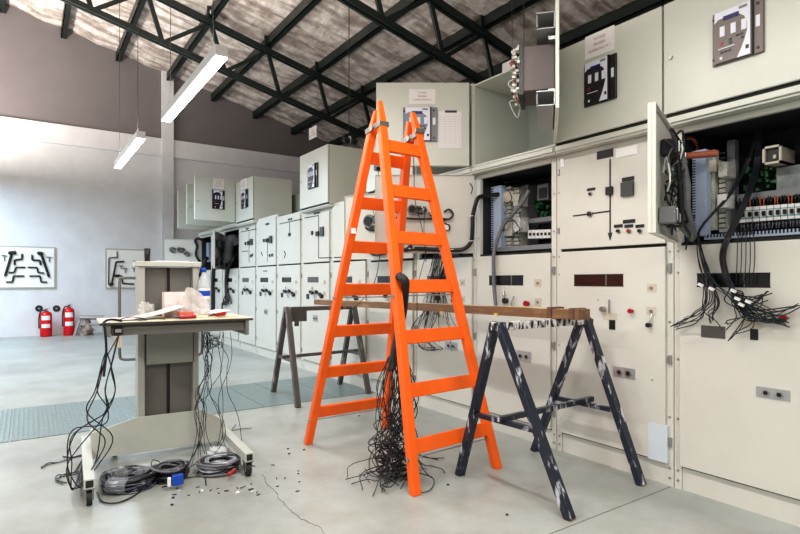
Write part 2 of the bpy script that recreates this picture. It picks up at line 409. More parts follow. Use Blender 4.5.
        g = MB(CHROME); g.tube([F.p(.47*L, n, 1.13), F.p(.48*L, n+.02, 1.08), F.p(.47*L, n+.012, 1.0)], .006); g.tube([F.p(.6*L, n, 1.17), F.p(.58*L, n+.012, 1.13)], .011); g.build('lever', door)
        if i == 2: u1, z1 = P(516, 350); u0, z0 = P(531, 363); sockets(u0, u1, z0, z1)
        elif i == 3: u1, z1 = P(445, 341); u0, z0 = P(457, 351); sockets(u0, u1, z0, z1)
        elif i in (6, 8): sockets(.40*L, .57*L, .70, .79)
        if i == 8:
            g = MB(DUCTG); g.fbox(F, .42*L, .62*L, .01, n, 1.40, 1.425); g.build('oval_label', door)
def mid_devices(i, F, W, door):
    n = .033
    def P(x, y): return F.pix(x, y, n)
    def line(pts, w=.010, name='mimic_line', arrow=False):
        g = MB(MIMIC); q = [P(*p) for p in pts]
        for a, b in zip(q, q[1:]): seg(g, F, a, b, n-.001, w)
        if arrow:
            u, z = q[-1]; g.prism([F.p(u-.016, n-.003, z+.035), F.p(u+.016, n-.003, z+.035), F.p(u, n-.003, z-.015)], F.n*.006)
        g.build(name, door)
    def rect(m, x0, y0, x1, y1, name='label_plate', th=.002):
        u0, _ = P(x0, y0); u1, _ = P(x1, y0); _, za = P((x0+x1)/2, y0); _, zb = P((x0+x1)/2, y1)
        g = MB(m); g.fbox(F, min(u0, u1), max(u0, u1), .01, n+th, min(za, zb), max(za, zb)); return g.build(name, door)
    def dot(m, x, y, r, name='indicator_lamp'):
        u, z = P(x, y); g = MB(CHROME); g.cyl(F.p(u, .01, z), F.p(u, n+.008, z), r, 14); g.use(m); g.cyl(F.p(u, .01, z), F.p(u, n+.016, z), r*.72, 14); g.build(name, door)
    if i == 1:
        rect(BLACK, 597, 150, 613, 158); rect(WHITE, 616, 147, 637, 156)
        line([(610, 159), (610, 238)], .009, arrow=True)
        line([(573, 216), (610, 211)], .009)
        rect(BLACK, 607, 187, 613, 195, 'switch', .02); dot(BLACK, 590, 214, .022, 'switch')
        rect(mat('selector body', (.05, .06, .06), .4), 622, 182, 634, 196, 'selector_switch', .018); dot(BLACK, 628, 189, .018, 'selector_knob')
        rect(BLACK, 622, 177, 634, 181); rect(BLACK, 587, 188, 595, 190.5); dot(BLACK, 590.5, 194, .013)
        rect(BLACK, 623, 219.5, 635, 223)
        for x, m in ((618.5, BLACK), (629, RED), (640, BLACK)):
            dot(m, x, 231, .015); rect(BLACK, x-4.5, 224.5, x+4, 227.5)
        rect(WHITE, 560.5, 159, 564, 167)
    elif i == 5:
        rect(BLACK, 347, 204.5, 349.5, 206.8); rect(BLACK, 350.5, 204, 353, 206.3)
        line([(356, 209), (348.5, 210), (348.5, 257), (334, 257.5)], .012)
    elif i == 6:
        rect(BLACK, 313.5, 212.5, 315.6, 214.5); rect(BLACK, 317, 212, 319, 214)
        line([(304.5, 218), (318.5, 215.5), (318.5, 258), (331.5, 257.5)], .012)
        rect(BLACK, 311.5, 231, 313, 235, 'switch', .01); rect(BLACK, 316.5, 231.5, 319, 236, 'switch', .02); rect(mat('selector body', (.05, .06, .06), .4), 320.7, 227, 324, 236, 'selector_switch', .02)
    elif i == 7:
        rect(BLACK, 288, 218.5, 289.7, 220.5); rect(BLACK, 290.3, 218, 292, 220)
        line([(279.5, 224), (302, 219)], .012); line([(289.5, 222), (289.5, 234)], .012); rect(BLACK, 288.6, 233, 290.5, 236, 'switch', .01)
        line([(284, 251), (285.5, 254), (284, 258)], .018)
    elif i == 8:
        rect(BLACK, 265.5, 223, 269, 225); line([(267.5, 239), (267.5, 262)], .012)
        rect(BLACK, 266.3, 238.5, 268.7, 242, 'switch', .02); rect(mat('selector body', (.05, .06, .06), .4), 269.8, 236, 272.3, 243, 'selector_switch', .02); rect(BLACK, 263.3, 239, 264.5, 242, 'switch', .01)
        line([(261, 252), (262.5, 256)], .02); dot(BLACK, 270, 255.5, .03); dot(BLACK, 272.5, 255, .03)
    elif i == 9:
        rect(BLACK, 246, 228, 248.5, 229.6); line([(241, 232), (256, 229)], .012); line([(249, 230.5), (249, 262)], .012); line([(242, 251.5), (248, 251)], .012)
        rect(BLACK, 248, 241, 250, 245, 'switch', .02); rect(mat('selector body', (.05, .06, .06), .4), 250.6, 239, 252.8, 245, 'selector_switch', .02); rect(BLACK, 245, 242, 246.2, 245, 'switch', .01)
        dot(BLACK, 251, 256, .03); dot(BLACK, 252.5, 255, .03)
def slotted(mb, F, u0, u1, n0, n1, z0, z1, m, pitch=.022):
    """vertical slotted wiring duct: solid body, comb of slots along the near edge"""
    mb.use(m); mb.fbox(F, u0, u1, n0, n1-.004, z0, z1)
    z = z0+.01
    while z < z1-.01:
        mb.fbox(F, u0-.0015, u1+.0015, n0+.01, n1, z, z+pitch*.6); z += pitch
def hslotted(mb, F, u0, u1, n0, n1, z0, z1, m, pitch=.02):
    mb.use(m); mb.fbox(F, u0, u1, n0, n1-.004, z0, z1)
    u = u0+.005
    while u < u1-.01:
        mb.use(m); mb.fbox(F, u, u+pitch*.6, n1-.004, n1, z0-.0015, z1+.0015); u += pitch
for i in range(NC):
    y0, y1 = CY[i], CY[i+1]; W = y1-y0
    F = Frame(D, y0, 0, 1); ZS = 1.473 if i < 5 else 1.497; ZM = ZMS.get(i, 2.17)
    c = thing('switchgear_cabinet', 'tall grey steel switchgear cabinet, '+where[i], 'cabinet', (D+.5, (y0+y1)/2, 0), 'switchgear cabinets along the right')
    cabs.append((c, F, W))
    zlow = ZM if i not in OPEN else ZS-.005
    g = MB(PANELD); g.fbox(F, .003, W-.003, -1.3, -.02, 0, zlow)
    if i in OPEN:
        pass
    g.build('carcass', c)
    if i in OPEN:
        g = MB(PANELD); g.fbox(F, .003, .028, -.55, -.02, ZS-.005, ZM); g.fbox(F, W-.028, W-.003, -.55, -.02, ZS-.005, ZM); g.fbox(F, .003, W-.003, -.55, -.02, ZM-.02, ZM)
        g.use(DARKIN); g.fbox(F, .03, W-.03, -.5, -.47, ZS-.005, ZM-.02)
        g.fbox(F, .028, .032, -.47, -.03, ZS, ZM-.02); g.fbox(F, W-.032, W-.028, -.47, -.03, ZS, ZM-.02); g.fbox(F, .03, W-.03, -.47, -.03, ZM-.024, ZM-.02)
        g.use(PANELD); g.fbox(F, .003, W-.003, -1.3, -.55, ZS-.005, ZM)
        g.build('compartment_shell', c)
    # front posts
    for (a, b) in ((.003, .048), (W-.048, W-.003)):
        g = MB(PANELD if False else PANEL); g.fbox(F, a, b, -.02, .008, 0, ZM)
        g.use(CHROME)
        for z in (.05, .11, .42, .78, 1.0, 1.30, 1.43, 1.62, 1.9, 2.14):
            g.cyl(F.p((a+b)/2, .006, z), F.p((a+b)/2, .013, z), .007, 8)
        g.use(GAP); 
        g.build('post', c)
    g = MB(PANEL); g.fbox(F, .05, W-.05, -.02, .004, 0, .135); g.build('plinth_panel', c)
    g = MB(PANEL); g.fbox(F, .05, W-.05, -.02, .012, ZM-.035, ZM)
    g.build('top_rail', c)
    g = MB(PANEL); g.fbox(F, .044, W-.044, .010, .030, .145, ZS-.012)
    ld = g.build('lower_door', c, bevel=.004)
    lower_devices(i, F, W, ld)
    for zc in (.27, .77, 1.33):
        g = MB(CHROME); g.cyl(F.p(.020, .014, zc-.028), F.p(.020, .014, zc+.028), .010, 10); g.fbox(F, .012, .05, .008, .014, zc-.02, zc+.02); g.build('hinge', ld)
    g = MB(GAP); g.fbox(F, .046, W-.046, -.018, .009, ZS-.012, ZS+.006)
    g.build('door_gasket', c)
    g = MB(GAP); g.fbox(F, .046, W-.046, -.018, .008, .135, .145); g.build('door_gasket', c)
    if i not in OPEN:
        g = MB(PANEL); g.fbox(F, .044, W-.044, .010, .030, ZS+.008, ZM-.04)
        md = g.build('middle_door', c, bevel=.004)
        mid_devices(i, F, W, md)
        for zc in (1.62, 2.05):
            g = MB(CHROME); g.cyl(F.p(W-.020, .014, zc-.02), F.p(W-.020, .014, zc+.02), .009, 10); g.build('hinge', md)
    # rear busbar section, rising above the front boxes' back
    g = MB(BOXIN); g.fbox(F, .003, W-.003, -1.35, -DEP-.06, ZM, 2.80)
    g.use(CHROME)
    for z in (2.3, 2.45, 2.6, 2.75): g.cyl(F.p(.03, -DEP-.06, z), F.p(.03, -DEP-.052, z), .008, 8)
    g.build('busbar_section', c)

# ------------------------------------------------------------------ helpers for things on faces
def pbox(mb, F, x0, y0, x1, y1, n0, n1):
    ym, xm = (y0+y1)/2, (x0+x1)/2
    ua, _ = F.pix(x0, ym, n1); ub, _ = F.pix(x1, ym, n1); _, za = F.pix(xm, y0, n1); _, zb = F.pix(xm, y1, n1)
    mb.fbox(F, min(ua, ub), max(ua, ub), n0, n1, min(za, zb), max(za, zb)); return min(ua, ub), max(ua, ub), min(za, zb), max(za, zb)
def W3(F, pts):
    out = []
    for x, y, n in pts:
        u, z = F.pix(x, y, n); out.append(F.p(u, n, z))
    return out
def wire(pts, r, parent, m=WIREM, name='wire', n=6, sides=5):
    g = MB(m); g.tube(smooth(pts, n), r, sides); return g.build(name, parent)
def sheet(F, x0, y0, x1, y1, n, label, lines=3, grid=False, parent=None, words=None):
    g = MB(PAPER); u0, u1, z0, z1 = pbox(g, F, x0, y0, x1, y1, n-.0015, n)
    w, h = u1-u0, z1-z0
    if grid:
        g.use(INK); g.fbox(F, u0+w*.2, u0+w*.72, n-.001, n+.0012, z1-.045*h, z1+.015*h)
        g.use(mat('table rule grey', (.5, .5, .58), .8))
        for k in range(13): g.fbox(F, u0+.06*w, u1-.06*w, n-.001, n+.0008, z0+h*(.06+.065*k), z0+h*(.06+.065*k)+.0012)
        for k in range(5): g.fbox(F, u0+w*(.06+.22*k), u0+w*(.06+.22*k)+.0012, n-.001, n+.0008, z0+.06*h, z0+.84*h)
    elif words:
        g.use(INKR)
        for k, t in enumerate(words):
            g.text(t, F, (u0+u1)/2, n+.001, z0+h*(.74-.23*k), min(.16*h, 1.5*w*.85/max(len(t), 1)))
    o = g.build('paper_notice' if not grid else 'chart_sheet'); tag(o, label, 'paper'); return o
def relay(F, u0, u1, z0, z1, n, door, plate, face, label=None, led=RED):
    """protection relay front: plate, white sweep, display, windows, keys; a is across from the left as seen"""
    w, h = u1-u0, z1-z0
    def P(a, b, nn): return F.p(u1-a*w, nn, z1-b*h)
    g = MB(plate); g.fbox(F, u0, u1, n, n+.016, z0, z1)
    o = g.build('protection_relay', door, bevel=.003)
    if label: o['label'] = label
    g = MB(face); g.prism([P(.07, .02, n+.014), P(.78, .02, n+.014), P(.78, .98, n+.014), P(.07, .98, n+.014)], F.n*.014)
    g.use(BLACK); g.prism([P(.78, .0, n+.014), P(.82, .0, n+.014), P(.82, 1, n+.014), P(.78, 1, n+.014)], F.n*.016)
    g.build('front_panel', o)
    g = MB(RELW); nn = n+.0285
    arc = [(.60+.14*math.cos(t), .45-.26*math.sin(t)) for t in [math.radians(a) for a in range(-30, 90, 12)]]
    top = [(.07, .02), (.07, .22), (.13, .16), (.22, .15), (.35, .15), (.5, .15)]+[(x, y) for x, y in arc[::-1]]+[(.66, .68), (.58, .84), (.52, .98), (.78, .98), (.78, .02)]
    # fan the swoosh as quads between an inner curve and the outer edge
    inner = [(.07, .22), (.14, .165), (.25, .15), (.4, .15), (.55, .17), (.66, .25), (.72, .38), (.72, .52), (.67, .68), (.60, .84), (.52, .98)]
    outer = [(.07, .02), (.14, .02), (.25, .02), (.4, .02), (.55, .02), (.78, .02), (.78, .38), (.78, .52), (.78, .68), (.78, .84), (.78, .98)]
    for k in range(len(inner)-1):
        g.prism([P(*inner[k], nn-.001), P(*inner[k+1], nn-.001), P(*outer[k+1], nn-.001), P(*outer[k], nn-.001)], F.n*.002)
    g.build('white_sweep', o)
    def r(mm, a0, b0, a1, b1, name, t=.003):
        g = MB(mm); g.prism([P(a0, b0, n+.028), P(a1, b0, n+.028), P(a1, b1, n+.028), P(a0, b1, n+.028)], F.n*t); g.build(name, o)
    r(NAVY, .25, .13, .56, .21, 'display'); r(DUCTG, .56, .05, .72, .10, 'emblem')
    for a in (.18, .40, .61): r(RELW if face is not RELW else WHITE, a, .31, a+.10, .50, 'window')
    g = MB(RELW); g.prism([P(.86, .31, n+.014), P(.94, .31, n+.014), P(.94, .52, n+.014), P(.86, .52, n+.014)], F.n*.004); g.build('window', o)
    r(led, .17, .60, .24, .66, 'led'); r(BLACK, .69, .80, .75, .87, 'key')
    for a, b in ((.36, .58), (.36, .64), (.50, .55), (.58, .55), (.60, .62), (.19, .78), (.27, .78), (.35, .78)): r(BLACK, a, b, a+.06, b+.035, 'key')
    r(RELW, .15, .72, .48, .735, 'legend_bar'); r(RELW, .18, .88, .23, .93, 'key')
    g = MB(BLACK)
    for a, b in ((.035, .12), (.035, .88), (.90, .10), (.90, .90)):
        g.cyl(P(a, b, n+.014), P(a, b, n+.019), .008, 10)
    g.build('screw', o)
def relay_px(F, x0, y0, x1, y1, n, *a, **k):
    ym, xm = (y0+y1)/2, (x0+x1)/2
    ua, _ = F.pix(x0, ym, n+.02); ub, _ = F.pix(x1, ym, n+.02); _, za = F.pix(xm, y0, n+.02); _, zb = F.pix(xm, y1, n+.02)
    relay(F, min(ua, ub), max(ua, ub), min(za, zb), max(za, zb), n, *a, **k)
def slab_door(F, L, z0, z1, name, parent, m=BOXG, t=.02, lip=.03, side=-1):
    """sheet door with returned edges on its inner side"""
    g = MB(m); g.fbox(F, 0, L, -t/2, t/2, z0, z1)
    a, b = (t/2, t/2+lip) if side > 0 else (-t/2-lip, -t/2)
    if lip:
        g.fbox(F, 0, .008, a, b, z0, z1); g.fbox(F, L-.008, L, a, b, z0, z1); g.fbox(F, .008, L-.008, a, b, z0, z0+.008); g.fbox(F, .008, L-.008, a, b, z1-.008, z1)
    return g.build(name, parent, bevel=.003)

# ------------------------------------------------------------------ relay boxes on top of the row
wh = {0: 'large light grey relay box at the right edge with a brown relay on its door',
      1: 'light grey relay box with a black relay and taped notice, right of the open box',
      2: 'open light grey relay box, door swung towards the camera',
      3: 'relay box whose white door stands open behind the ladder tops',
      4: 'relay box hidden behind the white open door, left end beside the ladder rail',
      6: 'pale relay box left of the ladder top with closed door and visible side',
      9: 'smaller pale far relay box with closed door and long plain side',
      10: 'far relay box with its relay door opened square to the row',
      11: 'far relay box behind, second open door from the far end of the row', 12: 'last relay box at the far end of the row, door open'}
FB = {}
for i in sorted(wh):
    y0, y1 = BY[i], BY[i+1]; W = y1-y0; F = Frame(D-PR+.06, y0, 0, 1); FB[i] = F; ZB1 = ZT[i]; ZM = ZMS.get(i, 2.17); ZB0 = ZBS.get(i, 2.24)
    b = thing('relay_box', wh[i], 'control box', (D+.3, (y0+y1)/2, ZM), 'relay boxes on top of the switchgear')
    g = MB(BOXG); g.fbox(F, .004, W-.004, -DEP, .045, ZM+.002, ZB0-.016); g.fbox(F, .012, W-.012, .045, .06, ZM+.016, ZB0-.020)
    g.build('base_rail', b, bevel=.003)
    opened = i in (2, 3, 10, 11, 12)
    if not opened:
        g = MB(BOXG); g.fbox(F, .004, W-.004, -DEP, .04, ZB0-.012, ZB1); g.build('housing', b, bevel=.004)
        g = MB(GAP); g.fbox(F, .012, W-.012, .03, .046, ZB0-.014, ZB1-.005); g.build('gasket', b)
        g = MB(BOXG); g.fbox(F, .006, W-.006, .046, .066, ZB0+.002, ZB1-.001); dr = g.build('door', b, bevel=.005)
        g = MB(CHROME); zc = (ZB0+ZB1)/2; g.cyl(F.p(W-.05, .06, zc), F.p(W-.05, .078, zc), .014, 12); g.build('lock', dr)
        if i == 0: relay_px(F, 712, 5, 763, 59, .066, dr, RELB, RELB, label='brown grey relay with navy display')
        if i == 1: relay_px(F, 583.5, 58.5, 615.5, 102.5, .066, dr, RELK, RELK, label='black relay with white windows')
        if i == 6: relay_px(F, 307.5, 164, 317, 188, .066, dr, RELK, RELK)
        if i == 9: relay_px(F, 241, 190, 247.3, 208, .066, dr, RELK, RELK)
    else:
        g = MB(BOXG); g.fbox(F, .004, .018, -DEP, .04, ZB0-.012, ZB1); g.fbox(F, W-.018, W-.004, -DEP, .04, ZB0-.012, ZB1)
        g.fbox(F, .018, W-.018, -DEP, .04, ZB1-.014, ZB1); g.fbox(F, .018, W-.018, -DEP, .04, ZB0-.012, ZB0+.005)
        g.use(BOXIN); g.fbox(F, .018, W-.018, -DEP, -DEP+.014, ZB0+.005, ZB1-.014); g.build('housing', b, bevel=.003)
    wh[i] = b
# notices on closed boxes
NW = ('TV FASE', 'PRUEBA', 'ALIMENTADOR 2')
sheet(FB[1], 585, 31, 614.5, 55, .069, 'white taped notice with three red-brown lines above the black relay', words=NW)
sheet(FB[6], 309, 127, 316.5, 138.5, .069, 'small white notice on the pale relay box left of the ladder', words=NW)
sheet(FB[9], 240.5, 179, 246.5, 188.5, .069, 'tiny white notice on the far closed relay box', words=NW)
ZB0 = 2.24
# swung door of box 3 (faces the camera, behind the ladder tips)
F3 = Frame(D-PR-.005, 3.53, -.8255, .5645)
d3 = slab_door(F3, .80, ZB0, 2.955, 'door', wh[3], lip=.03, side=-1)
relay_px(F3, 403, 107, 437.5, 141, .01, d3, DUCTG, RELG, label='blue grey relay with white sweep')
sheet(F3, 409, 89, 435.5, 104, .013, 'white notice taped above the relay on the open white door', words=NW)
sheet(F3, 438.5, 111, 461.5, 148, .013, 'white ruled chart sheet hung on the open door right of the relay', grid=True)
# doors of the far boxes, square to the row
for i, L, dx, dy, px in ((10, .74, -.99, -.12, None), (11, .66, -.985, -.15, None), (12, .62, -.985, -.15, None)):
    Fd = Frame(D-PR-.01, BY[i]+.02, dx, dy)
    dd = slab_door(Fd, L, ZBS[i]+.005, ZT[i]+.04, 'door', wh[i], lip=.02, side=-1)
    g = MB(CHROME); g.cyl(Fd.p(L-.06, .01, 2.65), Fd.p(L-.06, .02, 2.65), .014, 10); g.build('lock', dd)
    if i == 10:
        F10 = Fd; relay_px(Fd, 212.5, 190, 225, 209, .01, dd, RELK, RELK)
        sheet(Fd, 213, 179, 224, 189, .013, 'tiny white notice above the relay on the far open door', words=NW)
    elif i == 11:
        relay(Fd, .10, .38, 2.62, 2.80, .01, dd, RELK, RELK)
# box 2: inner duct and wires, door swung right round towards the camera carrying the relay's back
F2 = FB[2]
g = MB(); slotted(g, F2, .10, .16, -DEP+.02, -.28, ZB0+.03, ZB1-.1, DUCT, .03); g.build('slotted_duct', wh[2])
g = MB(GAP)
for k in range(18): g.fbox(F2, .162, .19, -.5, -.40, ZB0+.06+k*.035, ZB0+.078+k*.035)
g.use(TERM); g.fbox(F2, .165, .20, -DEP+.02, -.52, ZB0+.03, ZB1-.1); g.build('terminal_strip', wh[2])
ZB1 = 2.935
hx, hy = D-PR-.01, 2.60; aim = Vector((-hx, -hy)).normalized()
rot = math.radians(0.9); ax, ay = aim.x*math.cos(rot)-aim.y*math.sin(rot), aim.x*math.sin(rot)+aim.y*math.cos(rot)
Fd2 = Frame(hx, hy, ax, ay)
dd = slab_door(Fd2, .83, ZB0, ZB1, 'door', wh[2], lip=0)
S = 1 if Fd2.n.dot(Vector((-1, 1, 0))) > 0 else -1
g = MB(mat('relay case dark brown', (.10, .075, .075), .45, noise=.1, nscale=12)); g.fbox(Fd2, .30, .60, *sorted((S*.012, S*.22)), 2.43, 2.71)
rb = g.build('relay_case', dd, bevel=.006)
g = MB(TERM)
for k in range(70):
    u, z = random.uniform(.28, .62), random.uniform(2.42, 2.73); n = S*random.uniform(.22, .262)
    g.fbox(Fd2, u-.012, u+.012, *sorted((n, n+S*.018)), z-.008, z+.008)
g.use(BLACK); g.fbox(Fd2, .29, .61, *sorted((S*.20, S*.225)), 2.41, 2.73); g.build('terminal_block', rb)
for k in range(12):
    u = random.uniform(.32, .58); z = random.uniform(2.45, 2.7)
    wire([Fd2.p(u, S*.24, z), Fd2.p(u+R(.03), S*(.28+R(.02)), z+R(.05)), Fd2.p(u+R(.06), S*.25, z-.06+R(.06)), Fd2.p(u+R(.05), S*.235, 2.42)], .004, rb, m=[TERM, WIREM, COPPER][k % 3])
for (z0, z1, ua, ub) in ((2.76, 2.86, .15, .70), (2.30, 2.39, .15, .70)):
    g = MB(PLATE); a, b_ = sorted((S*.012, S*.12))
    g.fbox(Fd2, ua, ub, a, b_, z0, z0+.006); g.fbox(Fd2, ua, ub, a, b_, z1-.006, z1); g.fbox(Fd2, ua, ub, *sorted((S*.012, S*.018)), z0, z1)
    g.use(DUCTG)
    u = ua
    while u < ub: g.fbox(Fd2, u, u+.02, *sorted((S*.112, S*.12)), z0+.006, z1-.02); u += .032
    g.build('wiring_duct', dd)
g = MB(CHROME)
for z in (2.72, 2.40): g.fbox(Fd2, .62, .66, *sorted((S*.01, S*.05)), z-.01, z+.01)
g.build('bracket', dd)
g = MB(); hslot = None
# ------------------------------------------------------------------ swung middle doors
def nest(F, x, y, s, parent, m=WIREM):
    for k in range(7):
        a0 = random.uniform(0, 6); pts = []
        for j in range(8):
            t = a0+j*.9; rr = s*(.55+R(.35)); pts.append(W3(F, [(x+rr*math.cos(t), y+rr*.7*math.sin(t), .03+random.random()*.04)])[0])
        wire(pts, random.uniform(.004, .008), parent, m=[WIREM, WIREG, TERM][k % 3])
ca = cabs[2][0]; cb = cabs[3][0]
FA = Frame(D-.045, 3.535, -.8255, .5645)
dA = slab_door(FA, .86, 1.49, 2.17, 'middle_door', ca, m=PANEL, lip=.012, side=1)
FBd = Frame(D-.045, 4.425, -.40, .9165)
dB = slab_door(FBd, .87, 1.48, 2.17, 'middle_door', cb, m=PANEL, lip=.012, side=1)
wd = []
wire(W3(FA, [(404, 250, .03), (415, 248.5, .04), (435, 249.5, .04), (458, 250, .04), (467, 247, .05), (471.5, 240, .06), (472.5, 228, .07), (473, 215, .07), (477, 200, .08)])+[Vector((D-.01, 3.47, 1.98)), Vector((D+.12, 3.40, 2.0))], .018, dA, name='cable_loom', sides=8)
for t in ((472.3, 216), (471.6, 241), (452, 249.6), (440, 249.4)):
    p = W3(FA, [(t[0], t[1], .066 if t[1] < 248 else .04)])[0]; g = MB(WHITE); g.box(p.x-.020, p.x+.020, p.y-.020, p.y+.020, p.z-.003, p.z+.003); g.build('cable_tie', dA)
wire(W3(FA, [(396, 212, .04), (405, 218, .04), (425, 219, .04), (438, 218.5, .04), (449, 219, .04), (453, 214, .04), (449, 209.5, .04), (444, 212, .04)]), .009, dA, name='cable_loom')
wire(W3(FA, [(449, 219, .04), (441, 222, .04), (449, 225, .04), (449, 230, .03), (442, 230, .03), (437, 238, .03), (437, 248, .03)]), .006, dA, name='cable_loom')
wire(W3(FA, [(470, 183, .03), (472.5, 188, .05), (471, 194, .03)]), .004, dA)
g = MB(WHITE); pbox(g, FA, 443, 223, 448.5, 230, .01, .035); g.build('switch_block', dA)
def roundswitch(F, x, y, r, parent):
    u, z = F.pix(x, y, .012); g = MB(DUCTG); g.cyl(F.p(u, .01, z), F.p(u, .06, z), r, 14); g.use(BLACK); g.cyl(F.p(u, .06, z), F.p(u, .075, z), r*.7, 14); g.build('rotary_switch', parent)
roundswitch(FA, 412, 210, .042, dA); nest(FA, 421, 210, 8, dA); nest(FA, 432, 214, 4, dA); nest(FA, 411, 247, 4, dA)
wire(W3(FA, [(398, 216, .03), (393, 222, .04), (396, 230, .03), (402, 247, .03), (404, 250, .03)]), .008, dA)
roundswitch(FBd, 371, 221.5, .07, dB); nest(FBd, 374, 222, 10, dB); nest(FBd, 385, 222, 6, dB)
wire(W3(FBd, [(366, 222, .04), (367, 229, .04), (378, 230, .04), (388, 229, .04)]), .012, dB, name='cable_loom')
wire(W3(FBd, [(367, 249, .03), (370, 253, .04), (376, 255, .04), (386, 254, .04)]), .011, dB, name='cable_loom')
for x in (369, 373, 379): roundswitch(FBd, x, 249, .02, dB)
# rightmost cabinet's middle door, edge towards the camera, wired on its inner face
c0, F0, W0 = cabs[0]
Fm = Frame(D-.035, 1.77, -.93, -.37)
dm = slab_door(Fm, .82, 1.478, 2.10, 'middle_door', c0, m=PANEL, t=.02, lip=.018, side=1)
S0 = 1 if Fm.n.y < 0 else -1
for k in range(34):
    u = random.uniform(.12, .62); z = random.uniform(1.56, 1.98); n = S0*random.uniform(.03, .07)
    g = MB(); 
    pts = [Fm.p(u, S0*.03, z)]
    for j in range(3): pts.append(Fm.p(u+R(.1), n+S0*random.uniform(0, .05), z+R(.10)-.03*j))
    wire(pts, random.uniform(.003, .006), dm, m=[WIREM, TERM, WIREG, GREEN, WIREM, WHITE][k % 6])
for (u, z, mm) in ((.30, 1.92, BLACK), (.45, 1.95, TERM), (.56, 1.93, BLACK), (.35, 1.58, BLACK), (.52, 1.58, BLACK), (.62, 1.58, DUCTG), (.25, 1.80, TERM)):
    g = MB(mm); g.fbox(Fm, u-.035, u+.035, *sorted((S0*.015, S0*.09)), z-.04, z+.04); g.use(CHROME); g.fbox(Fm, u-.02, u+.02, *sorted((S0*.09, S0*.1)), z-.03, z+.03); g.build('switch_block', dm, bevel=.004)
wire([Fm.p(.42, S0*.09, 1.9), Fm.p(.40, S0*.11, 1.75), Fm.p(.38, S0*.11, 1.62), Fm.p(.2, S0*.12, 1.52), Fm.p(.03, S0*.10, 1.50)], .022, dm, m=WIREG, name='cable_loom', sides=8)
wire([Fm.p(.6, S0*.09, 1.88), Fm.p(.55, S0*.1, 1.7), Fm.p(.5, S0*.1, 1.56), Fm.p(.3, S0*.11, 1.50)], .014, dm, name='cable_loom', sides=8)
# far compartment doors
F10m = Frame(D-.035, 10.96, -.45, -.89); dmm = slab_door(F10m, .90, 1.48, 2.17, 'middle_door', cabs[10][0], m=PANELD, lip=.02, side=1)
g = MB(BLACK)
for (u, z) in ((.3, 1.95), (.5, 1.93), (.68, 1.95), (.3, 1.7), (.5, 1.62), (.7, 1.6)): g = MB(BLACK); g.fbox(F10m, u-.06, u+.06, .01, .10, z-.07, z+.07); g.build('switch_block', dmm)
F12m = Frame(D-.035, 12.78, -.8255, .5645); dmf = slab_door(F12m, .80, 1.48, 2.2, 'middle_door', cabs[12][0], m=PANEL, lip=.02, side=1)
nest(F12m, 173, 250, 5, dmf); nest(F12m, 181, 250, 5, dmf); nest(F12m, 187, 254, 4, dmf)
wire(W3(F12m, [(200, 262, .05), (196, 255, .05), (197, 246, .06), (195, 241, .06), (198, 238.5, .05), (204, 241, .03)]), .028, dmf, name='cable_loom', sides=8)

# ------------------------------------------------------------------ compartment interiors
def interior_small(c, F, i):
    pass
# rightmost unit
F = F0
def part(c, name, m, x0, y0, x1, y1, n0, n1, bev=0):
    g = MB(m); pbox(g, F, x0, y0, x1, y1, n0, n1); return g.build(name, c, bevel=bev)
g = MB(); u0, u1, z0, z1 = pbox(g.use(DUCT), F, 692, 150, 706, 236, -.16, -.10)
g = MB(DUCT); g.fbox(F, u0, u1, -.16, -.10, z0, z1); g.use(GAP)
k = z0+.01
while k < z1-.01: g.fbox(F, u1-.022, u1+.001, -.13, -.0985, k, k+.007); k += .0165
g.build('slotted_duct', c0, bevel=.002)
g = MB(DUCT); u0, u1, z0, z1 = pbox(g, F, 678.5, 176, 683, 243, -.10, -.04); g.use(GAP); k = z0+.01
while k < z1-.01: g.fbox(F, u0-.01, u1+.002, -.05, -.038, k, k+.012); k += .022
g.build('slotted_duct', c0)
part(c0, 'mounting_plate', DUCTG, 727, 140, 735, 237, -.33, -.28)
g = MB(TERM); a = pbox(g, F, 709, 150, 715, 230, -.22, -.17); g.build('terminal_strip', c0)
g = MB(TERM); a = pbox(g, F, 719, 165, 725, 232, -.33, -.2); g.use(GAP)
for k in range(16): g.fbox(F, a[0]-.001, a[1]+.001, -.21, -.199, a[2]+.02+k*.03, a[2]+.027+k*.03)
g.build('terminal_strip', c0)
for q in ((706, 160, 716, 172, BEIGE), (718, 162, 727, 177, TERM), (717, 194, 726, 208, WHITE)): part(c0, 'connector_block', q[4], *q[:4], -.25, -.14, .004)
part(c0, 'cable_tray', DUCTG, 737, 190, 815, 197, -.36, -.24)
g = MB(BLACK); a = pbox(g, F, 739, 197, 815, 231, -.40, -.34); g.build('mounting_plate', c0)
part(c0, 'control_unit', mat('pale module', (.2, .22, .22), .5, noise=.5, nscale=14), 776, 165, 812, 192, -.42, -.3, .004)
g = MB(BEIGE); a = pbox(g, F, 767, 147, 786, 165, -.28, -.26)
uu0, uu1, zz0, zz1 = a; g.__init__(BEIGE)
g.fbox(F, uu0, uu1, -.38, -.2, zz0, zz0+.012); g.fbox(F, uu0, uu1, -.38, -.2, zz1-.012, zz1); g.fbox(F, uu0, uu0+.012, -.38, -.2, zz0, zz1); g.fbox(F, uu1-.012, uu1, -.38, -.2, zz0, zz1)
g.use(BLACK); g.fbox(F, uu0+.012, uu1-.012, -.37, -.22, zz0+.012, zz1-.012); g.use(BEIGE); g.fbox(F, uu0+.03, uu1-.05, -.22, -.21, zz0+.03, zz0+.05); g.build('relay_socket', c0)
g = MB(GREEN)
for k in range(26):
    x, y = random.uniform(742, 776), random.uniform(166, 188); pbox(g, F, x, y, x+3, y+3, -.4, -.33+R(.02))
g.build('terminal_strip', c0)
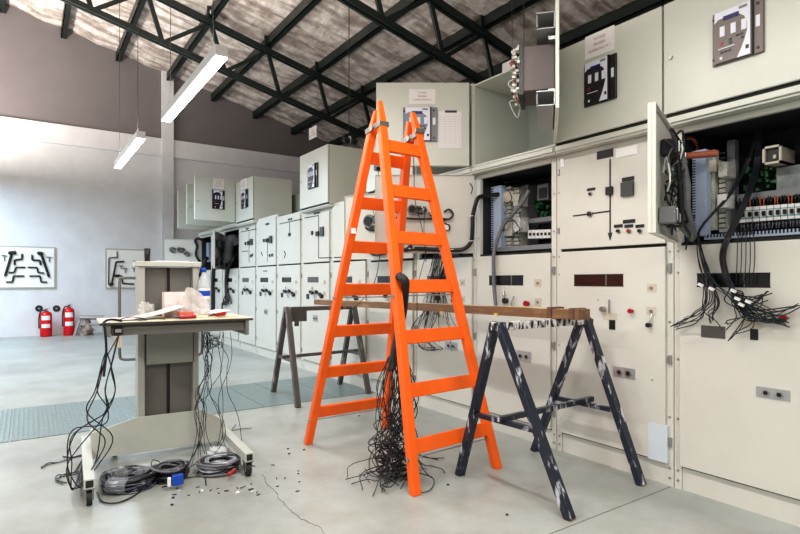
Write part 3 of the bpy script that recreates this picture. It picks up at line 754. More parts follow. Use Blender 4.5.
for k in range(9):
    x0 = 739+k*7.0
    g = MB(WHITE); ys_ = 207.5-k*.55; pbox(g, F, x0, ys_, x0+6.2, ys_+15, -.32, -.20)
    g.use(BLACK); pbox(g, F, x0+1.6, ys_+5, x0+4.6, ys_+9.5, -.22, -.185); g.use(mat('breaker teal', (.25, .42, .45), .5)); pbox(g, F, x0, ys_+3.2, x0+6.2, ys_+4.2, -.22, -.1985); pbox(g, F, x0, ys_+10.6, x0+6.2, ys_+12, -.22, -.1985)
    g.build('circuit_breaker', c0)
    for t in range(4):
        x = x0+.6+t*1.6
        wire(W3(F, [(x, ys_+15, -.23), (x+R(.6), ys_+19, -.22), (x+R(.8), ys_+23, -.23)]), .004, c0, m=[WIREM, WIREG][t % 2])
        if t % 2 == 0: wire(W3(F, [(x, ys_, -.23), (x+R(.6), ys_-4, -.22), (x+R(.8), ys_-9, -.23)]), .004, c0, m=[WIREM, COPPER][k % 2])
g = MB(DUCT); a = pbox(g, F, 704, 231, 815, 236.5, -.26, -.12); g.use(GAP); k = a[0]+.01
while k < a[1]-.01: g.fbox(F, k, k+.009, -.13, -.1185, a[2]+.012, a[3]+.001); k += .018
g.build('slotted_duct', c0)
u, z = F.pix(664, 158, -.02); g = MB(COPPER); g.tube([F.p(W0-.02, .09, 1.985), F.p(W0-.22, -.06, 1.99)], .020, 12); g.build('fuse_tube', c0)
wire(W3(F, [(680, 148, -.05), (686, 139, -.08), (694, 140, -.12), (698, 150, -.2)]), .012, c0, m=COPPER, name='cable_loom')
wire(W3(F, [(684, 168, -.05), (689, 185, -.07), (688, 205, -.07), (686, 240, -.07)]), .012, c0, m=TERM, name='cable_loom')
part(c0, 'blue_connector', mat('blue connector', (.06, .08, .35), .4), 683, 228, 689, 241, -.1, -.05)
part(c0, 'wiring_loom', GREEN, 672, 162, 679, 168, -.02, .03)
# middle open unit
c2, F, W2 = cabs[2]
g = MB(DUCT); a = pbox(g, F, 491, 186, 501, 250, -.18, -.12); g.use(GAP); k = a[2]+.01
while k < a[3]-.01: g.fbox(F, a[1]-.03, a[1]+.001, -.14, -.1185, k, k+.009); k += .02
g.build('slotted_duct', c2)
for q in ((504, 187, 510.5, 248, -.32, -.18, TERM), (514, 188, 519, 248, -.35, -.2, TERM), (520.5, 185, 528, 249, -.43, -.3, DUCTG)):
    g = MB(q[6]); a = pbox(g, F, *q[:4], q[4], q[5]); g.use(GAP)
    if q[6] is TERM:
        for k in range(18): g.fbox(F, a[0]-.001, a[1]+.001, q[5]-.01, q[5]+.001, a[2]+.02+k*.034, a[2]+.028+k*.034)
    g.build('terminal_strip' if q[6] is TERM else 'mounting_plate', c2)
for q in ((503, 192, 513, 202, BEIGE), (513, 194, 519, 206, TERM), (513, 217, 520, 232, WHITE), (504, 223, 512, 236, TERM)): part(c2, 'connector_block', q[4], *q[:4], -.26, -.15, .003)
part(c2, 'cable_tray', DUCTG, 528, 217.5, 552, 222, -.36, -.24)
part(c2, 'relay_socket', DUCTG, 537, 184, 548, 200, -.42, -.32, .004); part(c2, 'relay_socket', BLACK, 539, 188, 546, 198, -.34, -.31)
g = MB(GREEN)
for k in range(20):
    x, y = random.uniform(531, 548), random.uniform(201, 215); pbox(g, F, x, y, x+2.2, y+2.5, -.42, -.36+R(.02))
g.build('terminal_strip', c2)
for k in range(6):
    x0 = 528+k*3.8; ys_ = 230-k*.12
    g = MB(WHITE); pbox(g, F, x0, ys_, x0+3.5, ys_+8.5, -.32, -.2); g.use(BLACK); pbox(g, F, x0+1, ys_+3, x0+2.5, ys_+5.5, -.22, -.19); g.build('circuit_breaker', c2)
g = MB(DUCTG); pbox(g, F, 497, 245.5, 552, 250, -.2, -.1); g.build('slotted_duct', c2)
wire(W3(F, [(529, 190, -.1), (524, 200, -.09), (513, 214, -.08), (504, 224, -.08), (498, 238, -.05), (494.5, 250, .05), (493.5, 262, .06), (494, 285, .06), (496, 308, .07)]), .016, c2, m=WIREG, name='cable_loom', sides=8)
for k in range(14):
    x = random.choice((505, 508, 515, 518, 522)); y = random.uniform(188, 240)
    wire(W3(F, [(x, y, -.17), (x+R(3), y+4, -.1), (x+R(5), y+9, -.12), (x+R(3), y+14, -.16)]), .004, c2, m=[WIREM, TERM, WIREG][k % 3])
part(c2, 'terminal_strip', TERM, 497, 240, 513, 243, -.3, -.22)
# unit behind the ladder: terminals in the dark
c3, F, W3_ = cabs[3]
g = MB(DUCT); g.fbox(F, W3_-.3, W3_-.2, -.3, -.12, 1.5, 2.1); g.build('slotted_duct', c3)
g = MB(TERM); g.fbox(F, .2, .6, -.4, -.3, 1.7, 1.8); g.build('terminal_strip', c3)
# far open units: fat grey conduit, hanging looms
c10, F, _ = cabs[10]
wire(W3(F, [(237, 244, -.15), (234.5, 239.5, -.1), (230, 241, -.02), (228, 250, .02), (227.5, 262, .05)]), .10, c10, m=WIREG, name='conduit', sides=10)
wire(W3(F, [(237, 255, -.1), (233, 260, .0), (228, 268, .06), (226.5, 280, .06), (227, 300, .06)]), .04, c10, name='cable_loom', sides=8)
for k in range(9): wire(W3(F, [(227, 292, .06), (227+R(4), 300, .08), (227+R(7), 306+R(4), .08)]), .012, c10)
c11, F, _ = cabs[11]
wire(W3(F, [(216, 262, .04), (214, 270, .05), (213.5, 290, .05), (213.5, 320, .05)]), .05, c11, name='cable_loom', sides=8)
c12, F, _ = cabs[12]
g = MB(DUCT); pbox(g, F, 204, 243, 208.5, 262, -.3, -.12); g.build('mounting_plate', c12)
wire(W3(F, [(207, 258, .03), (203, 266, .05), (199, 280, .06)]), .04, c12, name='cable_loom', sides=8)
wire(W3(F, [(206, 262, .03), (203, 270, .05), (202, 276, .06)]), .02, c12, name='cable_loom', sides=8)

# ------------------------------------------------------------------ cable bundles spilling over the fronts
def W3F(F, pts): return W3(F, pts)
F = F0
b1 = thing('cable_bundle', 'black cable bundle dropping over the sill and fanning left under the window slot', 'cables', F.p(.70, .05, 1.0))
b2 = thing('cable_bundle', 'thicker black cable bundle dropping in a curve and fanning right past the red button', 'cables', F.p(.5, .05, 1.0))
for k in range(16):
    e = random.choice([((705, 300), (697, 312), (686, 320), (673, 328)), ((711, 298), (706, 310), (695, 320), (674, 326)), ((704, 292), (706, 308), (714, 318), (724, 327)), ((712, 290), (716, 304), (711, 314), (711, 321)), ((701, 276), (703, 284), (706, 291), (709, 300)), ((716, 285), (726, 296), (735, 305), (748, 312))])
    o = R(2.2); pts = [(757+o, 132, -.32), (746+o, 165, -.28), (728+o, 196, -.16), (712+o*.7, 214, -.08), (700+o*.5, 229, -.02), (698+o*.6, 238, .045), (700+o*1.8, 256, .06+R(.02)), (705+o*2.2, 274, .07+R(.02))]
    pts += [(x+R(3)+o*.8, y+R(3), .06+random.random()*.05) for x, y in e]
    wire(W3(F, pts), random.uniform(.0022, .0036), b1, m=[WIREM, WIREM, WIRED][k % 3])
for k in range(34):
    o = R(3.2)
    e = random.choice([((738, 305), (752, 314), (768, 320), (784, 322)), ((740, 300), (756, 307), (775, 311), (794, 307)), ((736, 298), (746, 306), (757, 301), (766, 296)), ((738, 296), (746, 301), (756, 299), (763, 295)), ((738, 306), (747, 316), (748, 326), (734, 338)), ((735, 303), (748, 310), (760, 318), (786, 326)), ((742, 310), (755, 318), (770, 317), (784, 319)), ((730, 300), (741, 310), (733, 320), (724, 327))])
    pts = [(760+o, 130, -.32), (757+o, 165, -.28), (750+o, 190, -.16), (742+o, 210, -.08), (733+o, 228, .0), (727+o, 240, .05), (723+o, 256, .07+R(.02)), (726+o, 274, .08+R(.03)), (732+o*.8, 288, .08+R(.02))]
    pts += [(x+R(7), y+R(5), .05+random.random()*.07) for x, y in e]
    wire(W3(F, pts), random.uniform(.0022, .0036), b2, m=[WIREM, WIREM, WIRED][k % 3])
for k in range(5):
    x = random.uniform(738, 760); wire(W3(F, [(742+k*2, 228, -.02), (738+k*4, 238, .05), (737+k*4.4, 262, .055), (736+k*4, 285, .06)]), .0025, b2)
for x, y in ((740, 300), (744, 306), (751, 303), (736, 292), (703, 286), (714, 290)):
    p = W3(F, [(x, y, .14)])[0]; g = MB(WHITE); g.beam(p, p+Vector((0, .025, .012)), .014, .014); g.build('cable_tag', b2 if x > 720 else b1)
F = cabs[3][1]
b3 = thing('cable_bundle', 'loose black wires hanging down the lower door behind the ladder', 'cables', F.p(.3, .05, 1.0))
for k in range(30):
    x = random.uniform(428, 447); o = R(10)
    pts = [(x+6, 254, .03), (x+3, 265, .06+R(.02)), (x+R(3), 282, .06), (x+o*.5, 300, .07), (x+o, 315+R(6), .08)]
    if k % 3 == 0: pts += [(x+o*1.6, 330+R(5), .09), (x+o*2.4, 344+R(8), .06)]
    wire(W3(F, pts), random.uniform(.002, .0034), b3)
for k in range(7): wire(W3(F, [(424+k, 310, .05), (418+R(8), 330, .06), (428+R(10), 346+R(4), .05), (438+R(8), 352+R(5), .04)]), .003, b3)

# ------------------------------------------------------------------ orange stepladder
lad = thing('stepladder', 'tall orange wooden double stepladder standing open in the middle of the hall', 'ladder', (2.17, 3.22, 0))
NL = (Vector((1.868, 2.574, 0)), Vector((2.020, 3.205, 2.50))); NR = (Vector((2.588, 2.636, 0)), Vector((2.300, 3.205, 2.47)))
FL = (Vector((1.772, 3.842, 0)), Vector((2.012, 3.235, 2.44))); FR = (Vector((2.490, 3.865, 0)), Vector((2.292, 3.235, 2.41)))
def rail(a, b):
    g = MB(ORANGE); d = (b-a).normalized(); side = Vector((1, 0, 0)); fw = d.cross(side).normalized()
    def ring(p, w, t): return [p+side*sx*w/2+fw*sy*t/2 for sx, sy in ((-1, -1), (1, -1), (1, 1), (-1, 1))]
    vs = ring(a, .058, .052)+ring(a.lerp(b, .93), .058, .052)+ring(b, .032, .03)
    for k in range(4): vs[k].z = 0.0
    g.add(vs, [(0, 1, 2, 3), (8, 9, 10, 11)]+[(i*4+k, i*4+(k+1) % 4, (i+1)*4+(k+1) % 4, (i+1)*4+k) for i in range(2) for k in range(4)])
    return g.build('rail', lad, bevel=.005)
for s in (NL, NR, FL, FR): rail(*s)
for A, B, nr in ((NL, NR, 7), (FL, FR, 7)):
    for k in range(nr):
        z = .256+.32*k; a = A[0].lerp(A[1], z/2.5); b = B[0].lerp(B[1], z/2.47)
        g = MB(ORANGE); d = (b-a).normalized(); upv = (A[1]-A[0]).normalized()
        g.beam(a+d*.02, b-d*.02, .026, .088, upv); g.build('rung', lad, bevel=.004)
        if k in (0, 3):
            o = upv*-.062; g = MB(CHROME); g.tube([a+o-d*.036, b+o+d*.036], .004, 8); g.cyl(a+o-d*.04, a+o-d*.03, .012, 10); g.cyl(b+o+d*.03, b+o+d*.04, .012, 10); g.build('tie_rod', lad)
for A in (NL, NR):
    B = FL if A is NL else FR
    z = 2.34; a = A[0].lerp(A[1], z/2.5); b = B[0].lerp(B[1], z/2.5)
    g = MB(mat('hinge galvanised', (.30, .29, .27), .4, metal=.8, noise=.3, nscale=30))
    for sx in (-.034, .034):
        g.beam(a+Vector((sx, -.03, -.015)), b+Vector((sx, .03, .015)), .005, .034); g.cyl(a.lerp(b, .5)+Vector((sx*1.0, 0, 0)), a.lerp(b, .5)+Vector((sx*1.35, 0, 0)), .020, 12)
    g.fbox(Frame(a.x-.037, a.y-.032, 1, 0), 0, .074, -.004, .004, z-.028, z+.002)
    g.build('hinge', lad)
p = FL[0].lerp(FL[1], .66); g = MB(WHITE); g.box(p.x-.022, p.x+.016, p.y-.033, p.y-.028, p.z-.02, p.z+.02); g.build('sticker', lad)

# taped cable bundle hanging inside the ladder, opening into loose ends on the floor
lb = thing('cable_bundle', 'long black cable bundle hanging through the ladder to a tangle on the floor', 'cables', (1.95, 2.85, 0))
top = Vector((2.03, 2.86, 1.24))
def lp(px, py, Y): return atY(px, py, Y)
trunk = [lp(399, 276, 2.86), lp(405, 281, 2.80), lp(405, 292, 2.86), lp(403, 312, 2.92), lp(398, 335, 2.94), lp(394, 355, 2.94), lp(392, 370, 2.93)]
g = MB(mat('taped cable trunk', (.014, .014, .018), .5, bump=.6, bscale=90)); g.tube(smooth(trunk, 6), [.034]*25+[.036]*6+[.03]*6, 10) if False else g.tube(smooth(trunk, 6), .027, 10)
g.build('taped_trunk', lb)
for k in range(46):
    a = random.random()*6.28; r0 = .02
    s = trunk[-2]+Vector((r0*math.cos(a), r0*math.sin(a), 0))
    side = R(1)
    ex, ey = 1.90+R(.16), 2.86+R(.15)
    if k % 4 == 0: ex, ey = 1.93+R(.36), 2.84+R(.25)
    pts = [s, Vector((1.985+side*.06, 2.94+R(.05), .74)), Vector((1.97+side*.12, 2.93+R(.07), .56+R(.04))), Vector((1.95+side*.13+R(.05), 2.9+R(.08), .40+R(.05))), Vector((1.93+R(.14), 2.9+R(.10), .26+R(.08))), Vector((1.91+R(.16), 2.88+R(.11), .16+R(.09))), Vector(((ex+1.92)/2+R(.10), (ey+2.88)/2+R(.10), .09+R(.05))), Vector((ex, ey, .025+random.random()*.04))]
    if k % 2: pts += [Vector((ex+R(.12), ey+R(.10), .012+random.random()*.05)), Vector((ex+R(.16), ey+R(.14), .006))]
    wire(pts, random.uniform(.0022, .0036), lb)
for P_ in (((386, 440), (372, 452), (370, 470), (388, 480)), ((388, 445), (376, 458), (380, 470), (386, 484)), ((384, 472), (372, 476), (366, 470), (365, 468)), ((421, 455), (432, 458), (441, 458), (444, 458)), ((420, 462), (432, 466), (442, 469), (445, 473)), ((424, 470), (434, 480), (430, 490), (420, 493)), ((388, 482), (384, 486), (382, 489), (382, 492))):
    wire([Vector((1.95+R(.03), 2.9, .3))]+[atZ(x, y, .012 if j else .08) for j, (x, y) in enumerate(P_)], .003, lb)
# thin wires hanging from the boxes above
lw = thing('loose_wire', 'thin black wire hanging from the relay boxes behind the ladder, with plug', 'wire', atY(378, 310, 3.9))
wire([atY(378, 170, 4.1), atY(380, 200, 4.1), atY(380, 230, 4.1), atY(379, 262, 4.1), atY(373, 286, 4.1), atY(362, 300, 4.15), atY(350, 312, 4.2)], .0035, lw, name='strand')
wire([atY(371, 200, 4.1), atY(373, 210, 4.1), atY(376, 220, 4.05)], .003, lw, name='strand')
wire([atY(363, 330, 4.2), atY(372, 334, 4.2), atY(384, 331, 4.2)], .003, lw, name='strand')
g = MB(BLACK); p = atY(378, 168, 4.1); g.box(p.x-.03, p.x+.03, p.y-.02, p.y+.02, p.z-.025, p.z+.025); g.build('plug', lw)
g = MB(BLACK); p = atY(379, 191, 4.1); g.lathe(p, [(.03, -.012), (.05, -.005), (.05, .008), (.02, .015)], 12); g.build('weight', lw)
lw2 = thing('loose_wire', 'thin dark wire hanging beside the right-hand ladder tip down behind the rungs', 'wire', atY(420, 300, 3.8))
wire([atY(413, 140, 3.7), atY(414, 170, 3.7), atY(415, 200, 3.7), atY(421, 224, 3.7), atY(424, 240, 3.7), atY(426, 262, 3.7)], .0035, lw2, name='strand')
wire([atY(425, 208, 3.7), atY(424, 230, 3.7), atY(426, 252, 3.7), atY(418, 285, 3.7), atY(417, 320, 3.7)], .003, lw2, name='strand')

# ------------------------------------------------------------------ sawhorses and plank
def horse(label, x0, x1, Yc, zt, feet, m, mb_, near):
    t = thing('sawhorse', label, 'sawhorse', ((x0+x1)/2, Yc, 0), 'steel A-frame sawhorses')
    mids = []
    for xi, (fa, fb) in zip((x0, x1), feet):
        for s, f in ((-1, fa), (1, fb)):
            a = Vector((xi+(.0), Yc+s*.016, zt-.004)); b = Vector((f[0], f[1], .0))
            g = MB(m); g.beam(a, b, .054, .042, (0, 1, 0)); o = g.build('leg', t, bevel=.003)
            for v in o.data.vertices:
                pass
            dd = (b-a).normalized(); g = MB(RUBBER if not near else mat('rusty foot', (.22, .10, .06), .7)); g.beam(b-dd*.035, b+dd*.002, .053, .039, (0, 1, 0)); g.build('foot', o)
        za = .43
        pa = Vector((xi, Yc-.028, zt)).lerp(Vector((fa[0], fa[1], 0)), 1-za/zt); pb = Vector((xi, Yc+.028, zt)).lerp(Vector((fb[0], fb[1], 0)), 1-za/zt)
        g = MB(m); g.beam(pa, pb, .028, .028); g.build('cross_bar', t); mids.append(pa.lerp(pb, .5))
    g = MB(m); dv = (mids[1]-mids[0]).normalized(); g.beam(mids[0]-dv*.04+Vector((0, 0, .02)), mids[1]+dv*.1+Vector((0, 0, .02)), .032, .032); g.build('stretcher', t)
    g = MB(mb_); g.box(x0-.03, x1+.03, Yc-.03, Yc+.03, zt-.045, zt); g.build('top_bar', t, bevel=.004)
    return t
h1 = horse('near dark blue-black steel sawhorse with white paint drips, right of the ladder', 2.24, 3.03, 2.28, 1.01, (((2.345, 1.85), (2.30, 2.68)), ((3.10, 1.915), (3.08, 2.75))), HORSE, HORSEW, True)
h2 = horse('far brownish grey steel sawhorse standing on the checker plates left of the ladder', 2.26, 3.06, 5.42, .975, (((2.20, 5.0), (2.28, 5.86)), ((3.12, 5.18), (3.10, 5.82))), HORSEF, HORSEF, False)
g = MB(mat('rusty dark plate', (.075, .07, .065), .6, noise=.2, nscale=10)); g.box(2.28, 2.47, 5.385, 5.39, .82, .972); g.box(2.33, 2.38, 5.385, 5.39, .77, .82); g.build('side_plate', h2)
pk = thing('plank', 'long rough wooden plank laid across both sawhorses', 'plank', (2.95, 4.2, 1.016))
g = MB(WOOD)
N = 26; xs_ = []
for j in range(N+1):
    t_ = j/N; y = 2.10+(5.90-2.10)*t_; w = R(.003)+.06*t_; zz = 1.0125-.0115*(y-2.28)
    xs_.append((y, 2.74+w, 2.85+w+R(.003), zz, zz+.062-.004*t_+R(.003)))
vs = []
for y, xa, xb, za, zb in xs_: vs += [(xa, y, za), (xb, y, za), (xb, y, zb), (xa, y, zb)]
g.add(vs, [(0, 1, 2, 3), tuple(4*N+k for k in range(4))]+[(4*i+k, 4*i+(k+1) % 4, 4*(i+1)+(k+1) % 4, 4*(i+1)+k) for i in range(N) for k in (0, 1, 3)]); g.use(WOODT)
g.add(vs, [(4*i+2, 4*i+3, 4*(i+1)+3, 4*(i+1)+2) for i in range(N)])
g.build('board', pk, bevel=.002)
for yy in (2.15, 2.32):
    g = MB(mat('rusty clamp', (.13, .07, .045), .7, noise=.4, nscale=30)); g.box(2.73, 2.862, yy-.018, yy+.018, 1.0135, 1.084); g.build('strap', pk, bevel=.004)
for x, y in ((496, 312), (441, 310)):
    p = atX(x, y+3, 2.75); xk = 2.74+.06*(p.y-2.1)/3.8; g = MB(mat('yellowish chip', (.7, .5, .2), .7)); g.box(xk-.006, xk+.004, p.y-.015, p.y+.015, p.z-.01, p.z+.012); g.build('knot', pk)

# ------------------------------------------------------------------ wheeled lifting trolley with worktable
ct = thing('service_trolley', 'grey wheeled lifting trolley with upright column and worktable at the left', 'trolley', (.78, 4.0, 0))
def caster(p, par, r=.042):
    g = MB(RUBBER); g.cyl((p[0]-.014, p[1], r), (p[0]+.014, p[1], r), r, 18); o = g.build('wheel', par)
    g = MB(mat('fork dull steel', (.28, .27, .26), .4, metal=.7)); g.box(p[0]-.022, p[0]-.017, p[1]-.025, p[1]+.03, r-.01, .10); g.box(p[0]+.017, p[0]+.022, p[1]-.025, p[1]+.03, r-.01, .10); g.box(p[0]-.03, p[0]+.03, p[1]-.03, p[1]+.035, .092, .100); g.build('fork', o)
for X0 in (.30, 1.185):
    g = MB(CARTL); g.box(X0-.027, X0+.027, 3.42, 4.42, .10, .155); g.use(GAP); g.box(X0-.019, X0+.019, 3.417, 3.421, .108, .147)
    g.build('foot_beam', ct, bevel=.004)
    caster((X0, 3.46), ct)
for X0 in (.48, 1.05): caster((X0, 4.34), ct, .042)
g = MB(CARTL); g.box(.30, 1.185, 4.28, 4.34, .10, .15); g.build('rear_tube', ct, bevel=.004)
g = MB(CARTG); g.prism([(.325, 4.02, .09), (1.17, 4.02, .09), (1.17, 4.02, .235), (1.01, 4.02, .33), (.59, 4.02, .33), (.325, 4.02, .26)], (0, .012, 0))
g.box(.325, .34, 4.03, 4.2, .09, .25); g.box(1.145, 1.16, 4.03, 4.2, .09, .24); g.build('skirt_panel', ct, bevel=.003)
# column: two posts, dark recessed panels, cap
for a, b in ((.600, .645), (.955, .995)):
    g = MB(mat('cart post grey', (.42, .43, .40), .45, noise=.06, nscale=5)); g.box(a, b, 4.04, 4.22, .30, 1.375); g.build('post', ct, bevel=.004)
for a, b in ((.645, .782), (.812, .955)):
    g = MB(CARTB); g.box(a, b, 4.10, 4.12, .30, 1.345); g.build('back_panel', ct)
g = MB(BLACK); g.box(.782, .812, 4.112, 4.13, .30, 1.345); g.use(CARTB); g.box(.782, .788, 4.09, 4.12, .3, 1.345); g.build('guide_slot', ct)
g = MB(CARTL); g.box(.585, 1.01, 4.02, 4.24, 1.350, 1.385); g.build('cap', ct, bevel=.005)
g = MB(mat('carriage plate grey', (.31, .31, .285), .45, noise=.06, nscale=5)); g.box(.650, .950, 4.005, 4.03, .68, .95); g.build('carriage_plate', ct, bevel=.003)
g = MB(BLACK); g.box(.645, .650, 4.01, 4.05, .68, .95); g.build('guide_slot', ct); g = MB(BLACK); g.box(.950, .955, 4.01, 4.05, .68, .95); g.build('guide_slot', ct)
# push handles each side of the column
for sx, xa, xb in ((-1, .60, .505), (1, .995, 1.06)):
    g = MB(CARTB); g.tube(smooth([(xa, 4.20, 1.27), (xb+sx*-.02, 4.24, 1.27), (xb, 4.25, 1.24), (xb, 4.25, .95), (xb, 4.25, .74), (xb-sx*.02, 4.24, .70), (xa, 4.20, .70)], 4), .010, 10); g.build('push_handle', ct)
# worktable
g = MB(TABLE); g.box(.355, 1.245, 3.56, 4.02, .992, 1.008); g.use(mat('table edge dark', (.05, .045, .04), .5)); g.box(.353, 1.247, 3.555, 3.562, .990, 1.004)
g.build('table_top', ct, bevel=.002)
g = MB(CARTB); g.box(.39, 1.20, 3.60, 3.615, .925, .99); g.box(.39, 1.2, 3.6, 4.0, .975, .99); g.build('tray', ct)
for X0 in (.39, 1.20):
    g = MB(CARTB); g.box(X0, X0+.02, 3.56, 4.04, .895 if X0 > 1 else .925, .99); g.use(CHROME); g.cyl((X0-.002, 3.60, .93), (X0+.024, 3.6, .93), .012, 10); g.build('bracket', ct)
g = MB(BLACK); g.box(.43, .475, 3.585, 3.60, .93, .975); g.use(CHROME); g.box(.436, .469, 3.582, 3.585, .945, .965); g.build('switch_box', ct)
g = MB(BEIGE); g.box(.43, .47, 3.57, 3.60, .855, .925); g.build('terminal_box', ct)

ct.rotation_euler.z = math.radians(-3.2); ct.location.x += .012
def on_table(px, py, z=1.009): return atZ(px, py, z)
# papers on the table
def flat_sheet(name, cx, cy, w, h, rz, z, label, m=PAPER, n=1, curl=0, cat='paper'):
    g = MB(m); c, s = math.cos(rz), math.sin(rz); K = 8
    top = []; 
    for i in range(K+1):
        for j in (0, 1):
            u, v = (i/K-.5)*w, (j-.5)*h; zz = z+curl*(i/K)**2+.0012*n
            top.append((cx+u*c-v*s, cy+u*s+v*c, zz))
    bot = [(x, y, z if curl == 0 else zz_-.0012*n) for (x, y, zz_) in top]
    o = len(top)
    fs = [(2*i, 2*i+1, 2*i+3, 2*i+2) for i in range(K)]+[(o+2*i, o+2*i+1, o+2*i+3, o+2*i+2) for i in range(K)]+[(2*i, 2*i+2, o+2*i+2, o+2*i) for i in range(K)]+[(2*i+1, 2*i+3, o+2*i+3, o+2*i+1) for i in range(K)]+[(0, 1, o+1, o), (2*K, 2*K+1, o+2*K+1, o+2*K)]
    g.add(top+bot, fs); ob = g.build(name); tag(ob, label, cat); return ob
PINK = mat('pinkish printed paper', (.78, .66, .66), .8, noise=.12, nscale=60)
flat_sheet('paper_stack', .62, 3.78, .42, .20, .10, 1.009, 'pinkish printed sheets lying on the left half of the worktable, right edge lifted', PINK, 4, .075)
flat_sheet('paper_stack', 1.02, 3.80, .34, .26, -.15, 1.009, 'cream paper stack on the right end of the worktable', mat('cream paper', (.75, .68, .52), .8), 9, 0)
flat_sheet('paper_sheet', 1.02, 3.90, .30, .18, .3, 1.022, 'loose white sheet on top of the cream stack', PAPER, 2, .02)
g = MB(WIREM); g.tube(smooth([(.43, 3.62, 1.014), (.52, 3.68, 1.03), (.60, 3.62, 1.014), (.55, 3.6, 1.012)], 6), .003, 6); g.tube(smooth([(.45, 3.66, 1.012), (.56, 3.61, 1.014), (.66, 3.64, 1.02), (.7, 3.6, 1.012)], 6), .003, 6)
tag(g.build('loose_wire'), 'short brown-black wire offcut curled on the left of the worktable', 'wire')
bx = thing('cardboard_box', 'small pinkish white carton standing on the worktable in front of the column', 'box', (.83, 3.93, 1.009))
g = MB(mat('pinkish white carton', (.80, .68, .67), .7, noise=.04, nscale=5)); g.box(.755, .90, 3.90, 3.985, 1.009, 1.175); g.build('carton', bx, bevel=.002)
g = MB(mat('carton label', (.66, .52, .52), .8)); g.box(.756, .899, 3.898, 3.9, 1.085, 1.09); g.build('flap_seam', bx)
# crumpled plastic bags (closed crinkled shells)
def bag(name, c, sx, sy, sz, label, m=BAG, seed=1, peak=0):
    rnd = random.Random(seed); bm = bmesh.new(); bmesh.ops.create_icosphere(bm, subdivisions=4, radius=1)
    dirs = [Vector((rnd.gauss(0, 1), rnd.gauss(0, 1), rnd.gauss(0, 1))).normalized() for _ in range(26)]
    for v in bm.verts:
        d = v.co.normalized(); k = 1
        for q in dirs: k -= .30*max(0, d.dot(q)-.86)/.14*.8
        k += .10*math.sin(d.x*9+seed)*math.cos(d.y*11)+.08*math.sin(d.z*14+d.x*7)
        v.co = Vector((d.x*k*sx, d.y*k*sy, max(-.35, d.z*k)*sz))
        if peak and d.z > 0: v.co.z += peak*max(0, d.z)**4; v.co.x += -peak*.35*max(0, d.z)**3
    mn = min(v.co.z for v in bm.verts)
    vs = [v.co+Vector(c)-Vector((0, 0, mn)) for v in bm.verts]; fs = [[v.index for v in f.verts] for f in bm.faces]; bm.free()
    g = MB(m); g.add(vs, fs, False); return tag(g.build(name), label, 'bag')
bag('plastic_bag', (.93, 3.84, 1.012), .125, .08, .075, 'crumpled clear plastic bag with a raised peak beside the carton on the worktable', mat('milky plastic bag', (.88, .85, .83), .15, alpha=.42, bump=.6, bscale=16), 3, .11)
bag('plastic_bag', (.655, 3.955, 1.02), .055, .04, .07, 'small crumpled clear bag left of the carton on the worktable', BAG, 5, .02)
bag('plastic_bag', (1.10, 3.90, .0), .10, .07, .065, 'crumpled clear plastic bag on the floor by the right foot of the trolley', mat('floor plastic bag', (.8, .84, .88), .15, alpha=.75, nscale=14, col2=(.15, .2, .3), lo=.55, hi=.7, bump=.6, bscale=16), 9)
bag('plastic_bag', (.565, 3.93, .0), .10, .07, .02, 'torn scrap of clear plastic under the trolley skirt beside the left coil', BAG, 12)
# hand tools on the table
def tool(name, a, b, label, m=RED, m2=BLACK, r=.013):
    t = thing(name, label, 'tool', ((a[0]+b[0])/2, (a[1]+b[1])/2, a[2]-r))
    a = Vector(a); b = Vector(b); d = b-a
    g = MB(m); g.tube([a+d*.0, a+d*.04, a+d*.25, a+d*.5, a+d*.62], [r*.6, r, r*.85, r, r*.6], 10); g.build('handle', t)
    g = MB(m2); g.tube([a+d*.6, a+d*.92, b], [r*.4, r*.35, r*.2], 8); g.build('blade', t)
tool('screwdriver', (1.09, 3.66, 1.034), (.96, 3.60, 1.024), 'red-handled screwdriver on the right end of the worktable', r=.013)
t = thing('pliers', 'red-handled pliers lying at the front edge in the middle of the worktable', 'tool', (.80, 3.62, 1.009))
for s in (-1, 1):
    g = MB(RED); g.tube(smooth([(.885, 3.63+s*.022, 1.022), (.84, 3.63+s*.030, 1.022), (.79, 3.615+s*.008, 1.022)], 5), .011, 8); g.build('handle', t)
    g = MB(CHROME if s > 0 else BLACK); g.tube([(.79, 3.615+s*.006, 1.022), (.74, 3.605, 1.021)], [.008, .003], 8); g.build('jaw', t)
g = MB(mat('orange red pouch', (.6, .12, .07), .6, noise=.3, nscale=30)); g.box(.80, .90, 3.70, 3.75, 1.009, 1.05); tag(g.build('tool_pouch', bevel=.012), 'small orange-red pouch between the papers and the bag on the worktable', 'pouch')
# water bottle
bt = thing('water_bottle', 'clear plastic water bottle with blue cap and blue white label behind the bag', 'bottle', (1.035, 3.99, 1.009))
g = MB(PET); g.lathe((1.035, 3.99, 1.009), [(.0, 0), (.036, 0), (.042, .01), (.042, .08), (.039, .09), (.042, .10), (.042, .20), (.038, .24), (.016, .29), (.014, .31), (0, .31)], 20); g.build('body', bt)
g = MB(BLUE); g.lathe((1.035, 3.99, 1.009), [(0, .305), (.018, .305), (.018, .335), (0, .335)], 16); g.build('cap', bt)
g = MB(WHITE); g.lathe((1.035, 3.99, 1.009), [(.0432, .115), (.0432, .19)], 20); g.use(BLUE); g.lathe((1.035, 3.99, 1.009), [(.0437, .135), (.0437, .172)], 20); g.build('label_band', bt)
